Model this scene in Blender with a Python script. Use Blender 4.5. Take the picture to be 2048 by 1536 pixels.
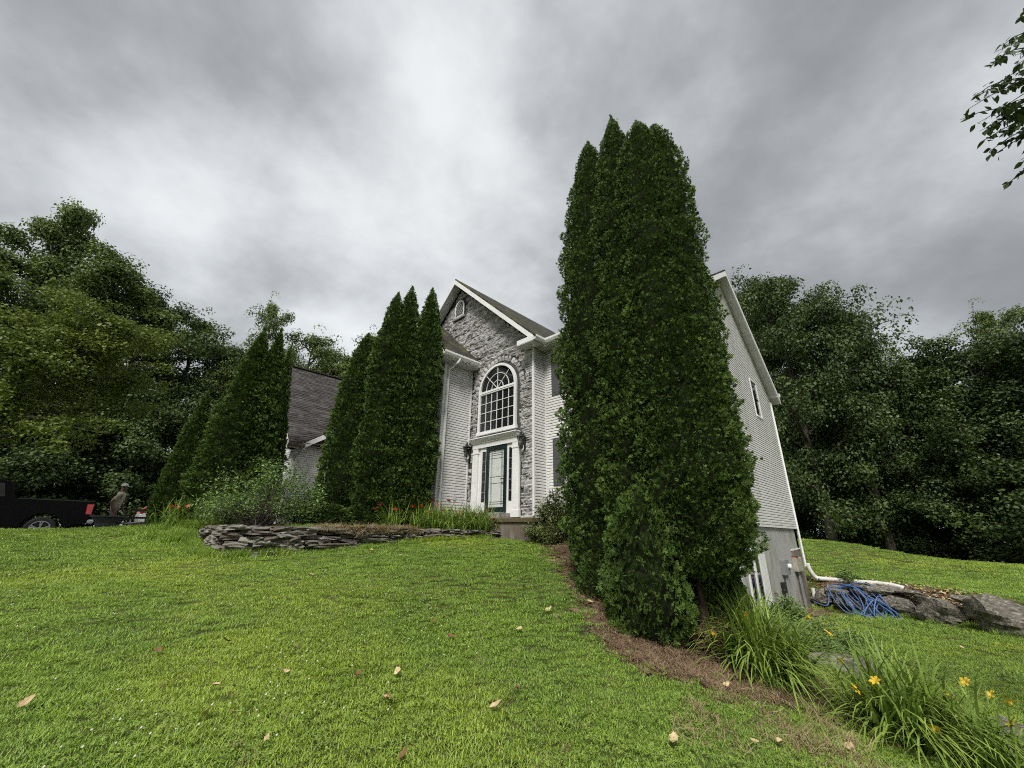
import bpy, bmesh, math, random
import numpy as np
from mathutils import Vector, Matrix
R=math.radians
for o in list(bpy.data.objects): bpy.data.objects.remove(o)
sc=bpy.context.scene; COL=sc.collection
# ---------------------------------------------------------------- camera
YAW,PITCH,ROLL=R(44.834),R(20.218),R(.903)
cam_d=bpy.data.cameras.new('camera'); cam=bpy.data.objects.new('camera',cam_d); COL.objects.link(cam)
fw=Vector((-math.sin(YAW)*math.cos(PITCH),math.cos(YAW)*math.cos(PITCH),math.sin(PITCH)))
rt=Vector((math.cos(YAW),math.sin(YAW),0)); up=rt.cross(fw)
r2=rt*math.cos(ROLL)+up*math.sin(ROLL); u2=-rt*math.sin(ROLL)+up*math.cos(ROLL)
cam.matrix_world=Matrix(((r2.x,u2.x,-fw.x,0),(r2.y,u2.y,-fw.y,0),(r2.z,u2.z,-fw.z,0),(0,0,0,1)))
cam_d.sensor_fit='HORIZONTAL'; cam_d.sensor_width=36; cam_d.lens=803.447/2048*36
cam_d.clip_start=.05; cam_d.clip_end=2000
sc.camera=cam
# ---------------------------------------------------------------- sky and sun
SUN_AZ,SUN_EL=R(148),R(50)      # azimuth clockwise from +Y: sun behind the camera, high, veiled by cloud
w=bpy.data.worlds.new('World'); sc.world=w; w.use_nodes=True
nt=w.node_tree; nt.nodes.clear()
def N(t,ty,**k):
    n=t.nodes.new(ty)
    for a,b in k.items(): setattr(n,a,b)
    return n
def L(t,a,b): t.links.new(a,b)
out=N(nt,'ShaderNodeOutputWorld')
sky=N(nt,'ShaderNodeTexSky',sky_type='NISHITA',sun_disc=False); sky.sun_elevation=SUN_EL; sky.sun_rotation=SUN_AZ
bg1=N(nt,'ShaderNodeBackground'); bg1.inputs[1].default_value=.05; L(nt,sky.outputs[0],bg1.inputs[0])
tc=N(nt,'ShaderNodeTexCoord'); sep=N(nt,'ShaderNodeSeparateXYZ'); L(nt,tc.outputs['Generated'],sep.inputs[0])
def M(t,op,a,b=None,c=None):
    n=N(t,'ShaderNodeMath',operation=op)
    for i,v in enumerate((a,b,c)):
        if v is None: continue
        if isinstance(v,(int,float)): n.inputs[i].default_value=v
        else: L(t,v,n.inputs[i])
    return n.outputs[0]
zz=M(nt,'ADD',M(nt,'MAXIMUM',sep.outputs[2],0),.45)
px=M(nt,'DIVIDE',sep.outputs[0],zz); py=M(nt,'DIVIDE',sep.outputs[1],zz)
cmb=N(nt,'ShaderNodeCombineXYZ'); L(nt,px,cmb.inputs[0]); L(nt,py,cmb.inputs[1])
SKY_OFF=(3.1,7.4,0)
mp=N(nt,'ShaderNodeMapping'); mp.inputs['Location'].default_value=SKY_OFF; L(nt,cmb.outputs[0],mp.inputs[0])
def noise(t,vec,scale,detail=6,rough=.55,dist=0,dim='3D'):
    n=N(t,'ShaderNodeTexNoise',noise_dimensions=dim); n.inputs['Scale'].default_value=scale; n.inputs['Detail'].default_value=detail
    n.inputs['Roughness'].default_value=rough; n.inputs['Distortion'].default_value=dist
    if vec is not None: L(t,vec,n.inputs['Vector'])
    return n
n1=noise(nt,mp.outputs[0],1.5,6,.52,0,'2D'); n2=noise(nt,mp.outputs[0],5,5,.6,0,'2D')
dens=M(nt,'ADD',M(nt,'MULTIPLY_ADD',n1.outputs[0],.80,.055),M(nt,'MULTIPLY',n2.outputs[0],.22))
# broad cloud banks of the overcast (positions on the cloud deck)
def bank(cx,cy,r,amp):
    d=N(nt,'ShaderNodeVectorMath',operation='DISTANCE'); L(nt,cmb.outputs[0],d.inputs[0]); d.inputs[1].default_value=(cx,cy,0)
    m=N(nt,'ShaderNodeMapRange',interpolation_type='SMOOTHSTEP'); L(nt,d.outputs['Value'],m.inputs[0])
    for i,v in ((1,0),(2,r),(3,amp),(4,0)): m.inputs[i].default_value=v
    return m.outputs[0]
BANKS=[(-.56,-.06,.34,.13),(-.50,.09,.22,.09),(-.64,.30,.26,.07),(-.86,.16,.20,.11),(.09,.60,.42,.05),(.18,1.02,.45,.10),(-.80,-.30,.28,.05),(-.36,.17,.20,-.10),(-.82,-.06,.20,-.13),(-.44,.34,.16,-.05),(-.03,.77,.20,-.05),(-.95,.38,.28,-.07),(-.20,.45,.16,.04)]
for b in BANKS: dens=M(nt,'ADD',dens,bank(*b))
ramp=N(nt,'ShaderNodeValToRGB'); L(nt,dens,ramp.inputs[0])
cr=ramp.color_ramp; cr.interpolation='B_SPLINE'
cr.elements[0].position=.34; cr.elements[0].color=(.352,.363,.368,1)
cr.elements[1].position=.80; cr.elements[1].color=(.100,.103,.106,1)
e_=cr.elements.new(.64); e_.color=(.148,.153,.157,1)
e=cr.elements.new(.5); e.color=(.238,.247,.253,1)
bg2=N(nt,'ShaderNodeBackground'); bg2.inputs[1].default_value=1.0; L(nt,ramp.outputs[0],bg2.inputs[0])
mx=N(nt,'ShaderNodeMixShader'); mx.inputs[0].default_value=.93; L(nt,bg1.outputs[0],mx.inputs[1]); L(nt,bg2.outputs[0],mx.inputs[2])
L(nt,mx.outputs[0],out.inputs[0])
sl=bpy.data.lights.new('sun','SUN'); sl.energy=1.5; sl.angle=R(16); sl.color=(1,.965,.90)
so=bpy.data.objects.new('sun',sl); COL.objects.link(so)
sd=Vector((math.sin(SUN_AZ)*math.cos(SUN_EL),math.cos(SUN_AZ)*math.cos(SUN_EL),math.sin(SUN_EL)))
so.rotation_euler=sd.to_track_quat('Z','Y').to_euler(); so.location=(0,-20,40)
vs=sc.view_settings; vs.view_transform='Standard'; vs.look='None'; vs.exposure=1.45; vs.gamma=1; vs.use_curve_mapping=False
sc.render.engine='CYCLES'; sc.cycles.use_denoising=False; sc.cycles.filter_width=1.1; sc.cycles.max_bounces=4; sc.cycles.diffuse_bounces=2; sc.cycles.glossy_bounces=2; sc.cycles.transmission_bounces=2; sc.cycles.transparent_max_bounces=6; sc.cycles.use_light_tree=False; sc.cycles.use_adaptive_sampling=True; sc.cycles.adaptive_threshold=.02; sc.cycles.adaptive_min_samples=32
sc.cycles.caustics_reflective=False; sc.cycles.caustics_refractive=False
# ---------------------------------------------------------------- materials
def mat(name,c1,c2=None,scale=4,detail=5,rough=.8,bump=0,bscale=None,pos=(.35,.65),spec=.3,metal=0,coord='world',stretch=(1,1,1),extra=None,c3=None,s3=1.5,tint=None,trans=0,coat=0):
    """procedural material: noise between c1 and c2, optional third colour at another scale, tint attribute, bump"""
    m=bpy.data.materials.new(name); m.use_nodes=True; t=m.node_tree; t.nodes.clear()
    o=N(t,'ShaderNodeOutputMaterial'); p=N(t,'ShaderNodeBsdfPrincipled')
    p.inputs['Roughness'].default_value=rough; p.inputs['Specular IOR Level'].default_value=spec; p.inputs['Metallic'].default_value=metal
    if coat: p.inputs['Coat Weight'].default_value=coat; p.inputs['Coat Roughness'].default_value=.05
    if coord=='world': g=N(t,'ShaderNodeNewGeometry'); v=g.outputs['Position']
    else: g=N(t,'ShaderNodeTexCoord'); v=g.outputs['Object']
    if stretch!=(1,1,1):
        mpn=N(t,'ShaderNodeMapping'); mpn.inputs['Scale'].default_value=stretch; L(t,v,mpn.inputs[0]); v=mpn.outputs[0]
    if c2 is None: c2=tuple(x*.82 for x in c1)
    n=noise(t,v,scale,detail,.6); r=N(t,'ShaderNodeValToRGB'); L(t,n.outputs[0],r.inputs[0])
    r.color_ramp.elements[0].position=pos[0]; r.color_ramp.elements[0].color=(*c1,1)
    r.color_ramp.elements[1].position=pos[1]; r.color_ramp.elements[1].color=(*c2,1)
    col=r.outputs[0]
    def mixc(fac,a,b):
        x=N(t,'ShaderNodeMix',data_type='RGBA'); L(t,fac,x.inputs[0])
        for i,q in ((6,a),(7,b)):
            if isinstance(q,tuple): x.inputs[i].default_value=(*q,1)
            else: L(t,q,x.inputs[i])
        return x.outputs[2]
    if c3:
        nn=noise(t,v,s3,4,.6); rr=N(t,'ShaderNodeValToRGB'); L(t,nn.outputs[0],rr.inputs[0])
        rr.color_ramp.elements[0].position=.5; rr.color_ramp.elements[1].position=.66
        col=mixc(rr.outputs[0],col,c3)
    if tint:
        a=N(t,'ShaderNodeAttribute',attribute_name='tint'); col=mixc(a.outputs['Fac'],col,tint)
    L(t,col,p.inputs['Base Color'])
    if bump:
        nb=noise(t,v,bscale or scale*3,8,.6); bn=N(t,'ShaderNodeBump'); bn.inputs['Strength'].default_value=1; bn.inputs['Distance'].default_value=bump
        L(t,nb.outputs[0],bn.inputs['Height']); L(t,bn.outputs[0],p.inputs['Normal'])
    sh=p.outputs[0]
    if trans:
        tr_=N(t,'ShaderNodeBsdfTranslucent'); L(t,col,tr_.inputs[0]); ms=N(t,'ShaderNodeMixShader'); ms.inputs[0].default_value=trans
        L(t,p.outputs[0],ms.inputs[1]); L(t,tr_.outputs[0],ms.inputs[2]); sh=ms.outputs[0]
    L(t,sh,o.inputs[0])
    return m
def glass_mat(name,fac=.12,tintc=(.97,.985,.98)):
    m=bpy.data.materials.new(name); m.use_nodes=True; t=m.node_tree; t.nodes.clear()
    o=N(t,'ShaderNodeOutputMaterial'); a=N(t,'ShaderNodeBsdfTransparent'); a.inputs[0].default_value=(*tintc,1)
    b=N(t,'ShaderNodeBsdfGlossy'); b.inputs['Roughness'].default_value=.02; b.inputs[0].default_value=(.9,.9,.9,1)
    f=N(t,'ShaderNodeLayerWeight'); f.inputs[0].default_value=.5; x=N(t,'ShaderNodeMixShader')
    L(t,M(t,'MULTIPLY_ADD',M(t,'POWER',f.outputs[1],4),.8,fac*.5),x.inputs[0]); L(t,a.outputs[0],x.inputs[1]); L(t,b.outputs[0],x.inputs[2]); L(t,x.outputs[0],o.inputs[0])
    return m
MT={}
MT['lawn']=mat('lawn_soil_green',(.05,.06,.018),(.10,.125,.026),scale=1.1,rough=.95,bump=.02,bscale=40,c3=(.11,.105,.03),s3=.45)
MT['blade']=mat('grass_blade',(.108,.228,.028),(.205,.35,.038),scale=.7,detail=3,rough=.5,spec=.4,tint=(.56,.69,.16),trans=.3,c3=(.315,.405,.043),s3=.26)
MT['clover']=mat('clover_leaf',(.10,.19,.028),(.165,.27,.045),scale=3,detail=1,rough=.5,tint=(.40,.50,.10),trans=.25)
MT['clover_w']=mat('clover_flower',(.48,.49,.38),(.58,.58,.46),rough=.8)
MT['mulch']=mat('needle_mulch',(.095,.064,.040),(.19,.132,.082),scale=7,rough=.95,bump=.03,bscale=60,c3=(.28,.19,.11),s3=1.3)
MT['needle']=mat('dry_needle',(.12,.066,.038),(.23,.155,.09),scale=1.5,rough=.85,tint=(.36,.28,.17))
MT['thatch']=mat('dry_grass',(.22,.165,.085),(.33,.26,.14),scale=3,rough=.85,tint=(.44,.36,.21),trans=.2)
MT['soil']=mat('bed_soil',(.05,.035,.022),(.10,.07,.045),scale=6,rough=.95,bump=.03,bscale=30)
MT['litter']=mat('leaf_litter',(.10,.065,.04),(.20,.14,.085),scale=9,rough=.95,bump=.03,bscale=35,c3=(.16,.15,.13),s3=3)
MT['gravel']=mat('drive_gravel',(.10,.095,.085),(.17,.16,.145),scale=30,rough=.95,bump=.02,bscale=80)
MT['siding']=mat('vinyl_siding',(.70,.695,.682),(.65,.645,.632),scale=1.2,rough=.42,spec=.4,c3=(.57,.565,.54),s3=1.6,stretch=(1,1,.25))
MT['trim']=mat('white_trim',(.80,.80,.79),(.74,.745,.735),scale=2,rough=.4,spec=.4)
MT['soffit']=mat('soffit_panel',(.55,.555,.55),(.50,.50,.50),scale=2,rough=.5)
MT['shingle']=mat('asphalt_shingle',(.029,.0255,.024),(.060,.053,.050),scale=26,detail=3,rough=.95,bump=.006,bscale=120,c3=(.070,.066,.065),s3=5,tint=(.088,.084,.083))
MT['shingle_moss']=mat('mossy_shingle',(.022,.020,.018),(.060,.055,.049),scale=9,rough=.95,bump=.006,bscale=120,c3=(.085,.09,.03),s3=2.2)
MT['stone']=mat('ledge_stone',(.19,.186,.182),(.385,.378,.37),scale=7,rough=.85,bump=.02,bscale=14,c3=(.29,.26,.23),s3=2.2,tint=(.56,.55,.54))
MT['stone_d']=mat('dark_mortar',(.05,.05,.05),(.08,.08,.08),scale=6,rough=.95)
MT['concrete']=mat('poured_concrete',(.42,.42,.405),(.30,.30,.285),scale=2.2,rough=.9,bump=.004,bscale=30,stretch=(1.3,1.3,.6),c3=(.25,.235,.205),s3=1.5,pos=(.25,.75))
MT['porch']=mat('stained_concrete',(.165,.135,.105),(.115,.095,.075),scale=2.6,rough=.9,bump=.005,bscale=22,stretch=(1.5,1.5,.5),c3=(.22,.20,.175),s3=2.4)
MT['slabtop']=mat('mossy_slab',(.12,.095,.06),(.10,.075,.035),scale=4,rough=.95,bump=.006,bscale=20)
MT['pane']=mat('window_glass_dark',(.012,.013,.015),(.016,.017,.02),rough=.03,spec=.75)
MT['glass']=glass_mat('clear_glass',.10)
MT['green']=mat('dark_green_paint',(.012,.026,.026),(.009,.020,.021),rough=.3,spec=.5)
MT['shutter']=mat('grey_shutter',(.085,.085,.095),(.075,.075,.085),rough=.5)
MT['black']=mat('black_metal',(.012,.012,.012),(.02,.02,.02),rough=.4,spec=.5)
MT['grey_metal']=mat('galvanised_metal',(.30,.31,.31),(.24,.25,.25),scale=6,rough=.45,metal=.3)
MT['brass']=mat('brass',(.55,.40,.14),(.45,.32,.10),rough=.3,metal=.8)
MT['beige']=mat('beige_box',(.40,.38,.32),(.30,.27,.21),scale=5,rough=.6)
MT['rust']=mat('rust',(.14,.035,.02),(.2,.06,.03),rough=.9)
MT['chrome']=mat('chrome',(.5,.5,.52),(.42,.42,.44),rough=.25,metal=1)
MT['lead']=mat('lead_came',(.10,.10,.10),rough=.5)
MT['frost']=mat('bevelled_glass',(.90,.885,.87),(.95,.94,.92),scale=14,rough=.2,spec=.5,bump=.002,bscale=30)
MT['wallstone']=mat('field_stone',(.085,.074,.062),(.19,.17,.148),scale=7,rough=.95,bump=.03,bscale=18,c3=(.14,.105,.078),s3=1.8,tint=(.30,.285,.255))
MT['boulder']=mat('boulder_rock',(.075,.066,.050),(.20,.18,.148),scale=5,detail=8,rough=.95,bump=.07,bscale=11,c3=(.33,.32,.285),s3=11,stretch=(1,1,1.9))
MT['bark']=mat('bark',(.06,.05,.042),(.12,.105,.09),scale=8,rough=.95,bump=.02,bscale=14,stretch=(1,1,.3))
MT['bark_red']=mat('arborvitae_bark',(.04,.026,.02),(.075,.05,.038),scale=8,rough=.95,bump=.02,stretch=(1,1,.25))
MT['arb']=mat('arborvitae_spray',(.024,.050,.010),(.046,.080,.014),scale=1.2,detail=3,rough=.6,spec=.2,tint=(.135,.215,.046),c3=(.027,.050,.014),s3=1.3,trans=.12)
MT['core']=mat('arborvitae_core',(.010,.014,.006),(.016,.020,.009),rough=1,spec=.05)  # near-black shell colour stands in for the shade inside the crown
MT['leafA']=mat('leaf_dark',(.036,.068,.020),(.062,.104,.028),scale=.5,detail=1,rough=.5,tint=(.15,.20,.06),trans=.22)
MT['leafB']=mat('leaf_mid',(.062,.108,.026),(.108,.160,.036),scale=.5,detail=1,rough=.5,tint=(.24,.29,.075),trans=.25)
MT['leafC']=mat('leaf_light',(.07,.118,.018),(.118,.163,.026),scale=.6,detail=1,rough=.45,tint=(.27,.31,.06),trans=.3)
MT['leafS']=mat('shrub_leaf',(.08,.155,.042),(.135,.22,.055),scale=2,rough=.45,tint=(.30,.41,.13),trans=.2)
MT['leafR']=mat('rhodo_leaf',(.065,.10,.03),(.11,.15,.045),scale=3,rough=.4,tint=(.26,.27,.10),trans=.15)
MT['lily']=mat('daylily_leaf',(.09,.18,.026),(.16,.26,.038),scale=2.5,rough=.45,tint=(.42,.52,.12),trans=.25)
MT['yellow']=mat('yellow_petal',(.80,.50,.03),(.85,.58,.06),scale=9,rough=.6,trans=.2)
MT['orange']=mat('orange_petal',(.52,.12,.03),(.60,.17,.05),scale=9,rough=.6,trans=.2)
MT['red']=mat('red_petal',(.30,.018,.02),(.40,.03,.03),scale=9,rough=.6,trans=.2)
MT['deadleaf']=mat('dead_leaf',(.42,.31,.16),(.60,.49,.29),scale=2,rough=.75,coord='object',tint=(.17,.085,.04))
MT['hose']=mat('blue_hose',(.06,.12,.27),(.10,.17,.33),scale=4,rough=.45)
MT['pipe']=mat('white_drainpipe',(.72,.72,.69),(.60,.60,.56),scale=5,rough=.5)
MT['paint_black']=mat('black_car_paint',(.0015,.0015,.0018),(.002,.002,.0025),rough=.3,spec=.12)
MT['paint_white']=mat('white_car_paint',(.72,.73,.74),(.68,.69,.70),rough=.25,spec=.5,coat=.5)
MT['tyre']=mat('tyre',(.012,.012,.012),(.02,.02,.02),rough=.85)
MT['redlens']=mat('red_lens',(.35,.01,.012),(.45,.015,.02),rough=.15,spec=.6,coat=.5)
MT['tub']=mat('grey_tub',(.07,.075,.085),(.09,.095,.105),rough=.5)
MT['skin']=mat('skin',(.09,.05,.035),(.11,.065,.045),rough=.6)
MT['shirt']=mat('khaki_shirt',(.36,.33,.25),(.31,.28,.21),scale=8,rough=.9)
MT['trouser']=mat('khaki_trousers',(.17,.145,.11),(.14,.12,.09),scale=8,rough=.9)
MT['cap']=mat('grey_cap',(.42,.42,.42),(.36,.36,.36),rough=.8)
MT['red_machine']=mat('red_machine_paint',(.25,.03,.025),rough=.4)
# ---------------------------------------------------------------- helpers
def tag(o,label=None,cat=None,group=None,kind=None):
    for k,v in (('label',label),('category',cat),('group',group),('kind',kind)):
        if v: o[k]=v
    return o
def empty(name,loc,label=None,cat=None,group=None):
    o=bpy.data.objects.new(name,None); COL.objects.link(o); o.location=loc; o.empty_display_size=.2
    return tag(o,label,cat,group)
def link(name,me,parent=None,loc=None):
    o=bpy.data.objects.new(name,me); COL.objects.link(o)
    if loc is not None: o.location=loc
    if parent is not None:
        o.parent=parent
    return o
def wl(o):
    p=Vector((0,0,0))
    while o is not None: p=p+o.location; o=o.parent
    return np.array(p)
class MB:
    """collects boxes, prisms and tubes in world coordinates; build() links them as one mesh object"""
    def __init__(s): s.v=[]; s.f=[]
    def poly(s,verts,faces):
        b=len(s.v); s.v+= [tuple(map(float,p)) for p in verts]; s.f+=[tuple(b+i for i in f) for f in faces]; return s
    def box(s,a,b):
        (x0,y0,z0),(x1,y1,z1)=a,b
        x0,x1=min(x0,x1),max(x0,x1);y0,y1=min(y0,y1),max(y0,y1);z0,z1=min(z0,z1),max(z0,z1)
        return s.poly([(x0,y0,z0),(x1,y0,z0),(x1,y1,z0),(x0,y1,z0),(x0,y0,z1),(x1,y0,z1),(x1,y1,z1),(x0,y1,z1)],[(0,3,2,1),(4,5,6,7),(0,1,5,4),(1,2,6,5),(2,3,7,6),(3,0,4,7)])
    def prism(s,pts,d):
        """polygon pts extruded along d"""
        n=len(pts); d=np.array(d); a=[np.array(p) for p in pts]
        return s.poly(a+[p+d for p in a],[tuple(range(n-1,-1,-1)),tuple(range(n,2*n))]+[(i,(i+1)%n,n+(i+1)%n,n+i) for i in range(n)])
    def beam(s,p,q,w,h,upv=(0,0,1)):
        p=Vector(p);q=Vector(q);d=(q-p).normalized();u=Vector(upv);sx=d.cross(u).normalized();u=sx.cross(d)
        c=[(-w/2,-h/2),(w/2,-h/2),(w/2,h/2),(-w/2,h/2)]
        return s.poly([p+sx*a+u*b for a,b in c]+[q+sx*a+u*b for a,b in c],[(3,2,1,0),(4,5,6,7),(0,1,5,4),(1,2,6,5),(2,3,7,6),(3,0,4,7)])
    def tube(s,pts,r,n=8,cap=True):
        pts=[Vector(p) for p in pts]; m=len(pts); rr=r if hasattr(r,'__len__') else [r]*m
        b=len(s.v); pu=Vector((0,0,1))
        for i,p in enumerate(pts):
            d=(pts[min(i+1,m-1)]-pts[max(i-1,0)]).normalized()
            if abs(d.dot(pu))>.95: pu=Vector((1,0,0)) if abs(d.x)<.9 else Vector((0,1,0))
            sx=d.cross(pu).normalized(); u=sx.cross(d)
            for k in range(n):
                a=2*math.pi*k/n; s.v.append(tuple(p+sx*math.cos(a)*rr[i]+u*math.sin(a)*rr[i]))
        for i in range(m-1):
            for k in range(n):
                s.f.append((b+i*n+k,b+i*n+(k+1)%n,b+(i+1)*n+(k+1)%n,b+(i+1)*n+k))
        if cap: s.f.append(tuple(b+k for k in range(n-1,-1,-1))); s.f.append(tuple(b+(m-1)*n+k for k in range(n)))
        return s
    def lathe(s,c,prof,n=16,axis='z'):
        b=len(s.v)
        for r,h in prof:
            for k in range(n):
                a=2*math.pi*k/n; x,y=r*math.cos(a),r*math.sin(a)
                s.v.append((c[0]+x,c[1]+y,c[2]+h) if axis=='z' else ((c[0]+h,c[1]+x,c[2]+y) if axis=='x' else (c[0]+x,c[1]+h,c[2]+y)))
        for i in range(len(prof)-1):
            for k in range(n): s.f.append((b+i*n+k,b+i*n+(k+1)%n,b+(i+1)*n+(k+1)%n,b+(i+1)*n+k))
        return s
    def build(s,name,m,parent=None,smooth=False,bevel=0,kind=None):
        me=bpy.data.meshes.new(name); o=wl(parent) if parent is not None else np.zeros(3)
        me.from_pydata([tuple(np.array(v)-o) for v in s.v],[],s.f); me.materials.append(MT[m] if isinstance(m,str) else m)
        if smooth:
            me.polygons.foreach_set('use_smooth',[True]*len(me.polygons)); 
        bm=bmesh.new(); bm.from_mesh(me)
        if bevel: bmesh.ops.bevel(bm,geom=list(bm.edges),offset=bevel,segments=1,affect='EDGES',clamp_overlap=True)
        bmesh.ops.recalc_face_normals(bm,faces=bm.faces); bm.to_mesh(me); bm.free()
        ob=link(name,me,parent)
        if kind: ob['kind']=kind
        return ob
def tri_mesh(name,V,F,m,tint=None,smooth=False):
    me=bpy.data.meshes.new(name); V=np.asarray(V,np.float32); F=np.asarray(F,np.int32)
    me.vertices.add(len(V)); me.vertices.foreach_set('co',V.ravel())
    k=F.shape[1]; me.loops.add(F.size); me.loops.foreach_set('vertex_index',F.ravel())
    me.polygons.add(len(F)); me.polygons.foreach_set('loop_start',np.arange(len(F),dtype=np.int32)*k); me.polygons.foreach_set('loop_total',np.full(len(F),k,np.int32))
    if smooth: me.polygons.foreach_set('use_smooth',np.ones(len(F),bool))
    if tint is not None:
        a=me.attributes.new('tint','FLOAT','POINT'); a.data.foreach_set('value',np.asarray(tint,np.float32))
    me.materials.append(MT[m] if isinstance(m,str) else m); me.update(); me.validate()
    return me
def frames(d,roll=None,rng=None):
    """orthonormal frames (N,3,3) with columns x,y,z ; y along d"""
    d=d/np.maximum(np.linalg.norm(d,axis=1,keepdims=True),1e-9)
    ref=np.where(np.abs(d[:,2:3])>.95,np.array([[1.,0,0]]),np.array([[0,0,1.]]))
    x=np.cross(d,ref); x/=np.linalg.norm(x,axis=1,keepdims=True); z=np.cross(x,d)
    if roll is not None:
        c,s=np.cos(roll)[:,None],np.sin(roll)[:,None]; x,z=x*c+z*s,z*c-x*s
    return np.stack([x,d,z],2)
def scatter(tv,tf,pos,fr,scale):
    """template verts tv (k,3), faces tf (m,n) -> merged arrays; fr (N,3,3), scale (N,) or (N,3)"""
    sc_=scale[:,None,None] if scale.ndim==1 else scale[:,None,:]
    V=np.einsum('nij,nkj->nki',fr,tv[None]*sc_)+pos[:,None,:]
    F=tf[None]+(np.arange(len(pos))*len(tv))[:,None,None]
    return V.reshape(-1,3),F.reshape(-1,tf.shape[1])
def inpoly(x,y,P):
    P=np.asarray(P,float); c=np.zeros(np.shape(x),bool); j=len(P)-1
    for i in range(len(P)):
        xi,yi=P[i];xj,yj=P[j]
        c^=((yi>y)!=(yj>y))&(x<(xj-xi)*(y-yi)/(yj-yi+1e-12)+xi); j=i
    return c
def copy_tree(o,parent=None):
    c=o.copy(); COL.objects.link(c); c.parent=parent
    for ch in list(o.children): copy_tree(ch,c)
    return c

# ---------------------------------------------------------------- terrain
LOW=np.array([(0,0,-1.5),(2,0,-1.6),(-2.2,2.3,-1.28),(-4.3,0,-1.15),(-3,-4,-1.3),(4,-4,-1.8),(0,3,-1.62),(0,5.5,-1.8),(2.5,5,-1.95),
(-5,4.5,-.77),(-6.5,2,-.83),(-9.2,2.1,-.55),(-9.5,3.1,-.5),(-9,4.3,-.4),(-9.1,6,-.27),(-8.4,7.6,-.2),(-7,8,-.24),(-12.6,2.2,-.33),
(-14.5,1.2,-.12),(-16.2,1.9,.03),(-16.5,.4,-.1),(-17,-1.4,-.2),(-12,-4,-.5),(-18.6,0.5,-.27),(-19.3,-1.5,-.34),(-23,-2,-.55),(-23,2.5,-.42),(-30,0,-.45),(-20,-8,-.5),(-8,-6,-.9),
(-9.5,0,-.68),(-4.9,7,-.68),(-3.9,6.4,-.95),(-2.9,5.7,-1.25),(-2.6,7.2,-1.47),(-2.4,8,-1.62),(-1.7,6.2,-1.62),(-.5,5.7,-1.78),(-5.5,9.2,-.45),(-4,9.6,-1.3),
(-3.7,12,-2.0),(-3.7,15,-2.25),(-3.7,19,-2.4),(-1,10,-2.1),(.7,14.7,-2.0),(-1.55,18.2,-2.3),(2,10,-2.0),(6,8,-2.2),(6,12,-2.1),(12,5,-2.4),(-12,8,-.1),(-17,9,.1),(-12,16,-.2),(-25,15,-.3)])
UPP=np.array([(-3.5,19.9,-1.42),(-1.2,19.4,-1.42),(1.1,16.8,-1.45),(4,14,-1.5),(9,11,-1.7),(-3.6,26,-.85),(-.6,26,-1.15),(-3.6,32,-.4),(-.6,32,-1.0),(2.6,32,-1.15),(-6.2,34,-.3),(8,25,-1.6),(-10,25,-.5),(-15,32,-.4),(12,34,-1.4),(-5,44,-2.2),(6,44,-2.4),(18,25,-2)])
def tps_fit(P,lam=0.02):
    n=len(P);d=np.hypot(P[:,None,0]-P[None,:,0],P[:,None,1]-P[None,:,1])
    K=np.where(d>0,d*d*np.log(d+1e-9),0)+np.eye(n)*lam
    A=np.zeros((n+3,n+3));A[:n,:n]=K;A[:n,n]=1;A[:n,n+1:]=P[:,:2];A[n:,:n]=A[:n,n:].T
    return np.linalg.solve(A,np.concatenate([P[:,2],[0,0,0]]))
def tps(P,w,x,y):
    d=np.hypot(x[...,None]-P[:,0],y[...,None]-P[:,1])
    return (np.where(d>0,d*d*np.log(d+1e-9),0)*w[:len(P)]).sum(-1)+w[-3]+w[-2]*x+w[-1]*y
WL,WU=tps_fit(LOW),tps_fit(UPP)
RW=np.array([(-9,19.6),(-3.9,19.2),(-1.5,18.6),(.1,16.9),(1.0,15.4),(3.2,13.4),(9,10.5),(40,0)])  # line of the rock retaining wall
def wall_side(x,y):
    best=np.full(x.shape,1e9);sg=np.ones(x.shape)
    for a,b in zip(RW[:-1],RW[1:]):
        d=b-a;L=d@d;t=np.clip(((x-a[0])*d[0]+(y-a[1])*d[1])/L,0,1)
        dx=x-a[0]-t*d[0];dy=y-a[1]-t*d[1];r=np.hypot(dx,dy);s=d[0]*dy-d[1]*dx
        m=r<best-1e-9;best=np.where(m,r,best);sg=np.where(m,np.sign(s),sg)
    return best*sg
def gz(x,y):
    x=np.asarray(x,float);y=np.asarray(y,float)
    cl=np.clip
    r=np.hypot(x+5,y-8);k=np.minimum(1,34/np.maximum(r,1e-6));xc=-5+(x+5)*k;yc=8+(y-8)*k
    lo=cl(tps(LOW,WL,xc,yc),-3,.25);up=cl(tps(UPP,WU,xc,yc),-3,0)
    s=wall_side(x,y);t=cl((s+.1)/1.1,0,1);t=t*t*(3-2*t)
    return lo+(up-lo)*t

# ---------------------------------------------------------------- ground
def G(x,y): return float(gz(np.array([x]),np.array([y]))[0])
MULCH=[(-6.9,8.7),(-6.5,7.85),(-4.66,6.08),(-3.18,4.66),(-2.6,4.36),(-2.1,4.55),(-1.65,5.1),(-1.35,5.8),(-1.3,6.9),(-1.6,8.2),(-2.1,9.6),(-2.75,11.5),(-3.0,14),(-2.9,16.5),(-2.6,18.4),(-3.6,19.2),(-5,18),(-5,9.3)]
BED=[(-12.9,2.35),(-10.6,2.3),(-9.75,2.45),(-9.75,3.3),(-9.45,4.4),(-9.5,6.0),(-8.75,7.7),(-8.6,8.7),(-11,8.7),(-17.4,8.7),(-17.4,5.3),(-17.6,2.2),(-17.3,1.3),(-15.3,1.35),(-14.2,1.9)]
DRIVE=[(-18.9,-30),(-18.6,-3),(-18.3,0),(-18.4,2),(-19.5,4.5),(-40,4.5),(-40,-30)]
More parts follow.
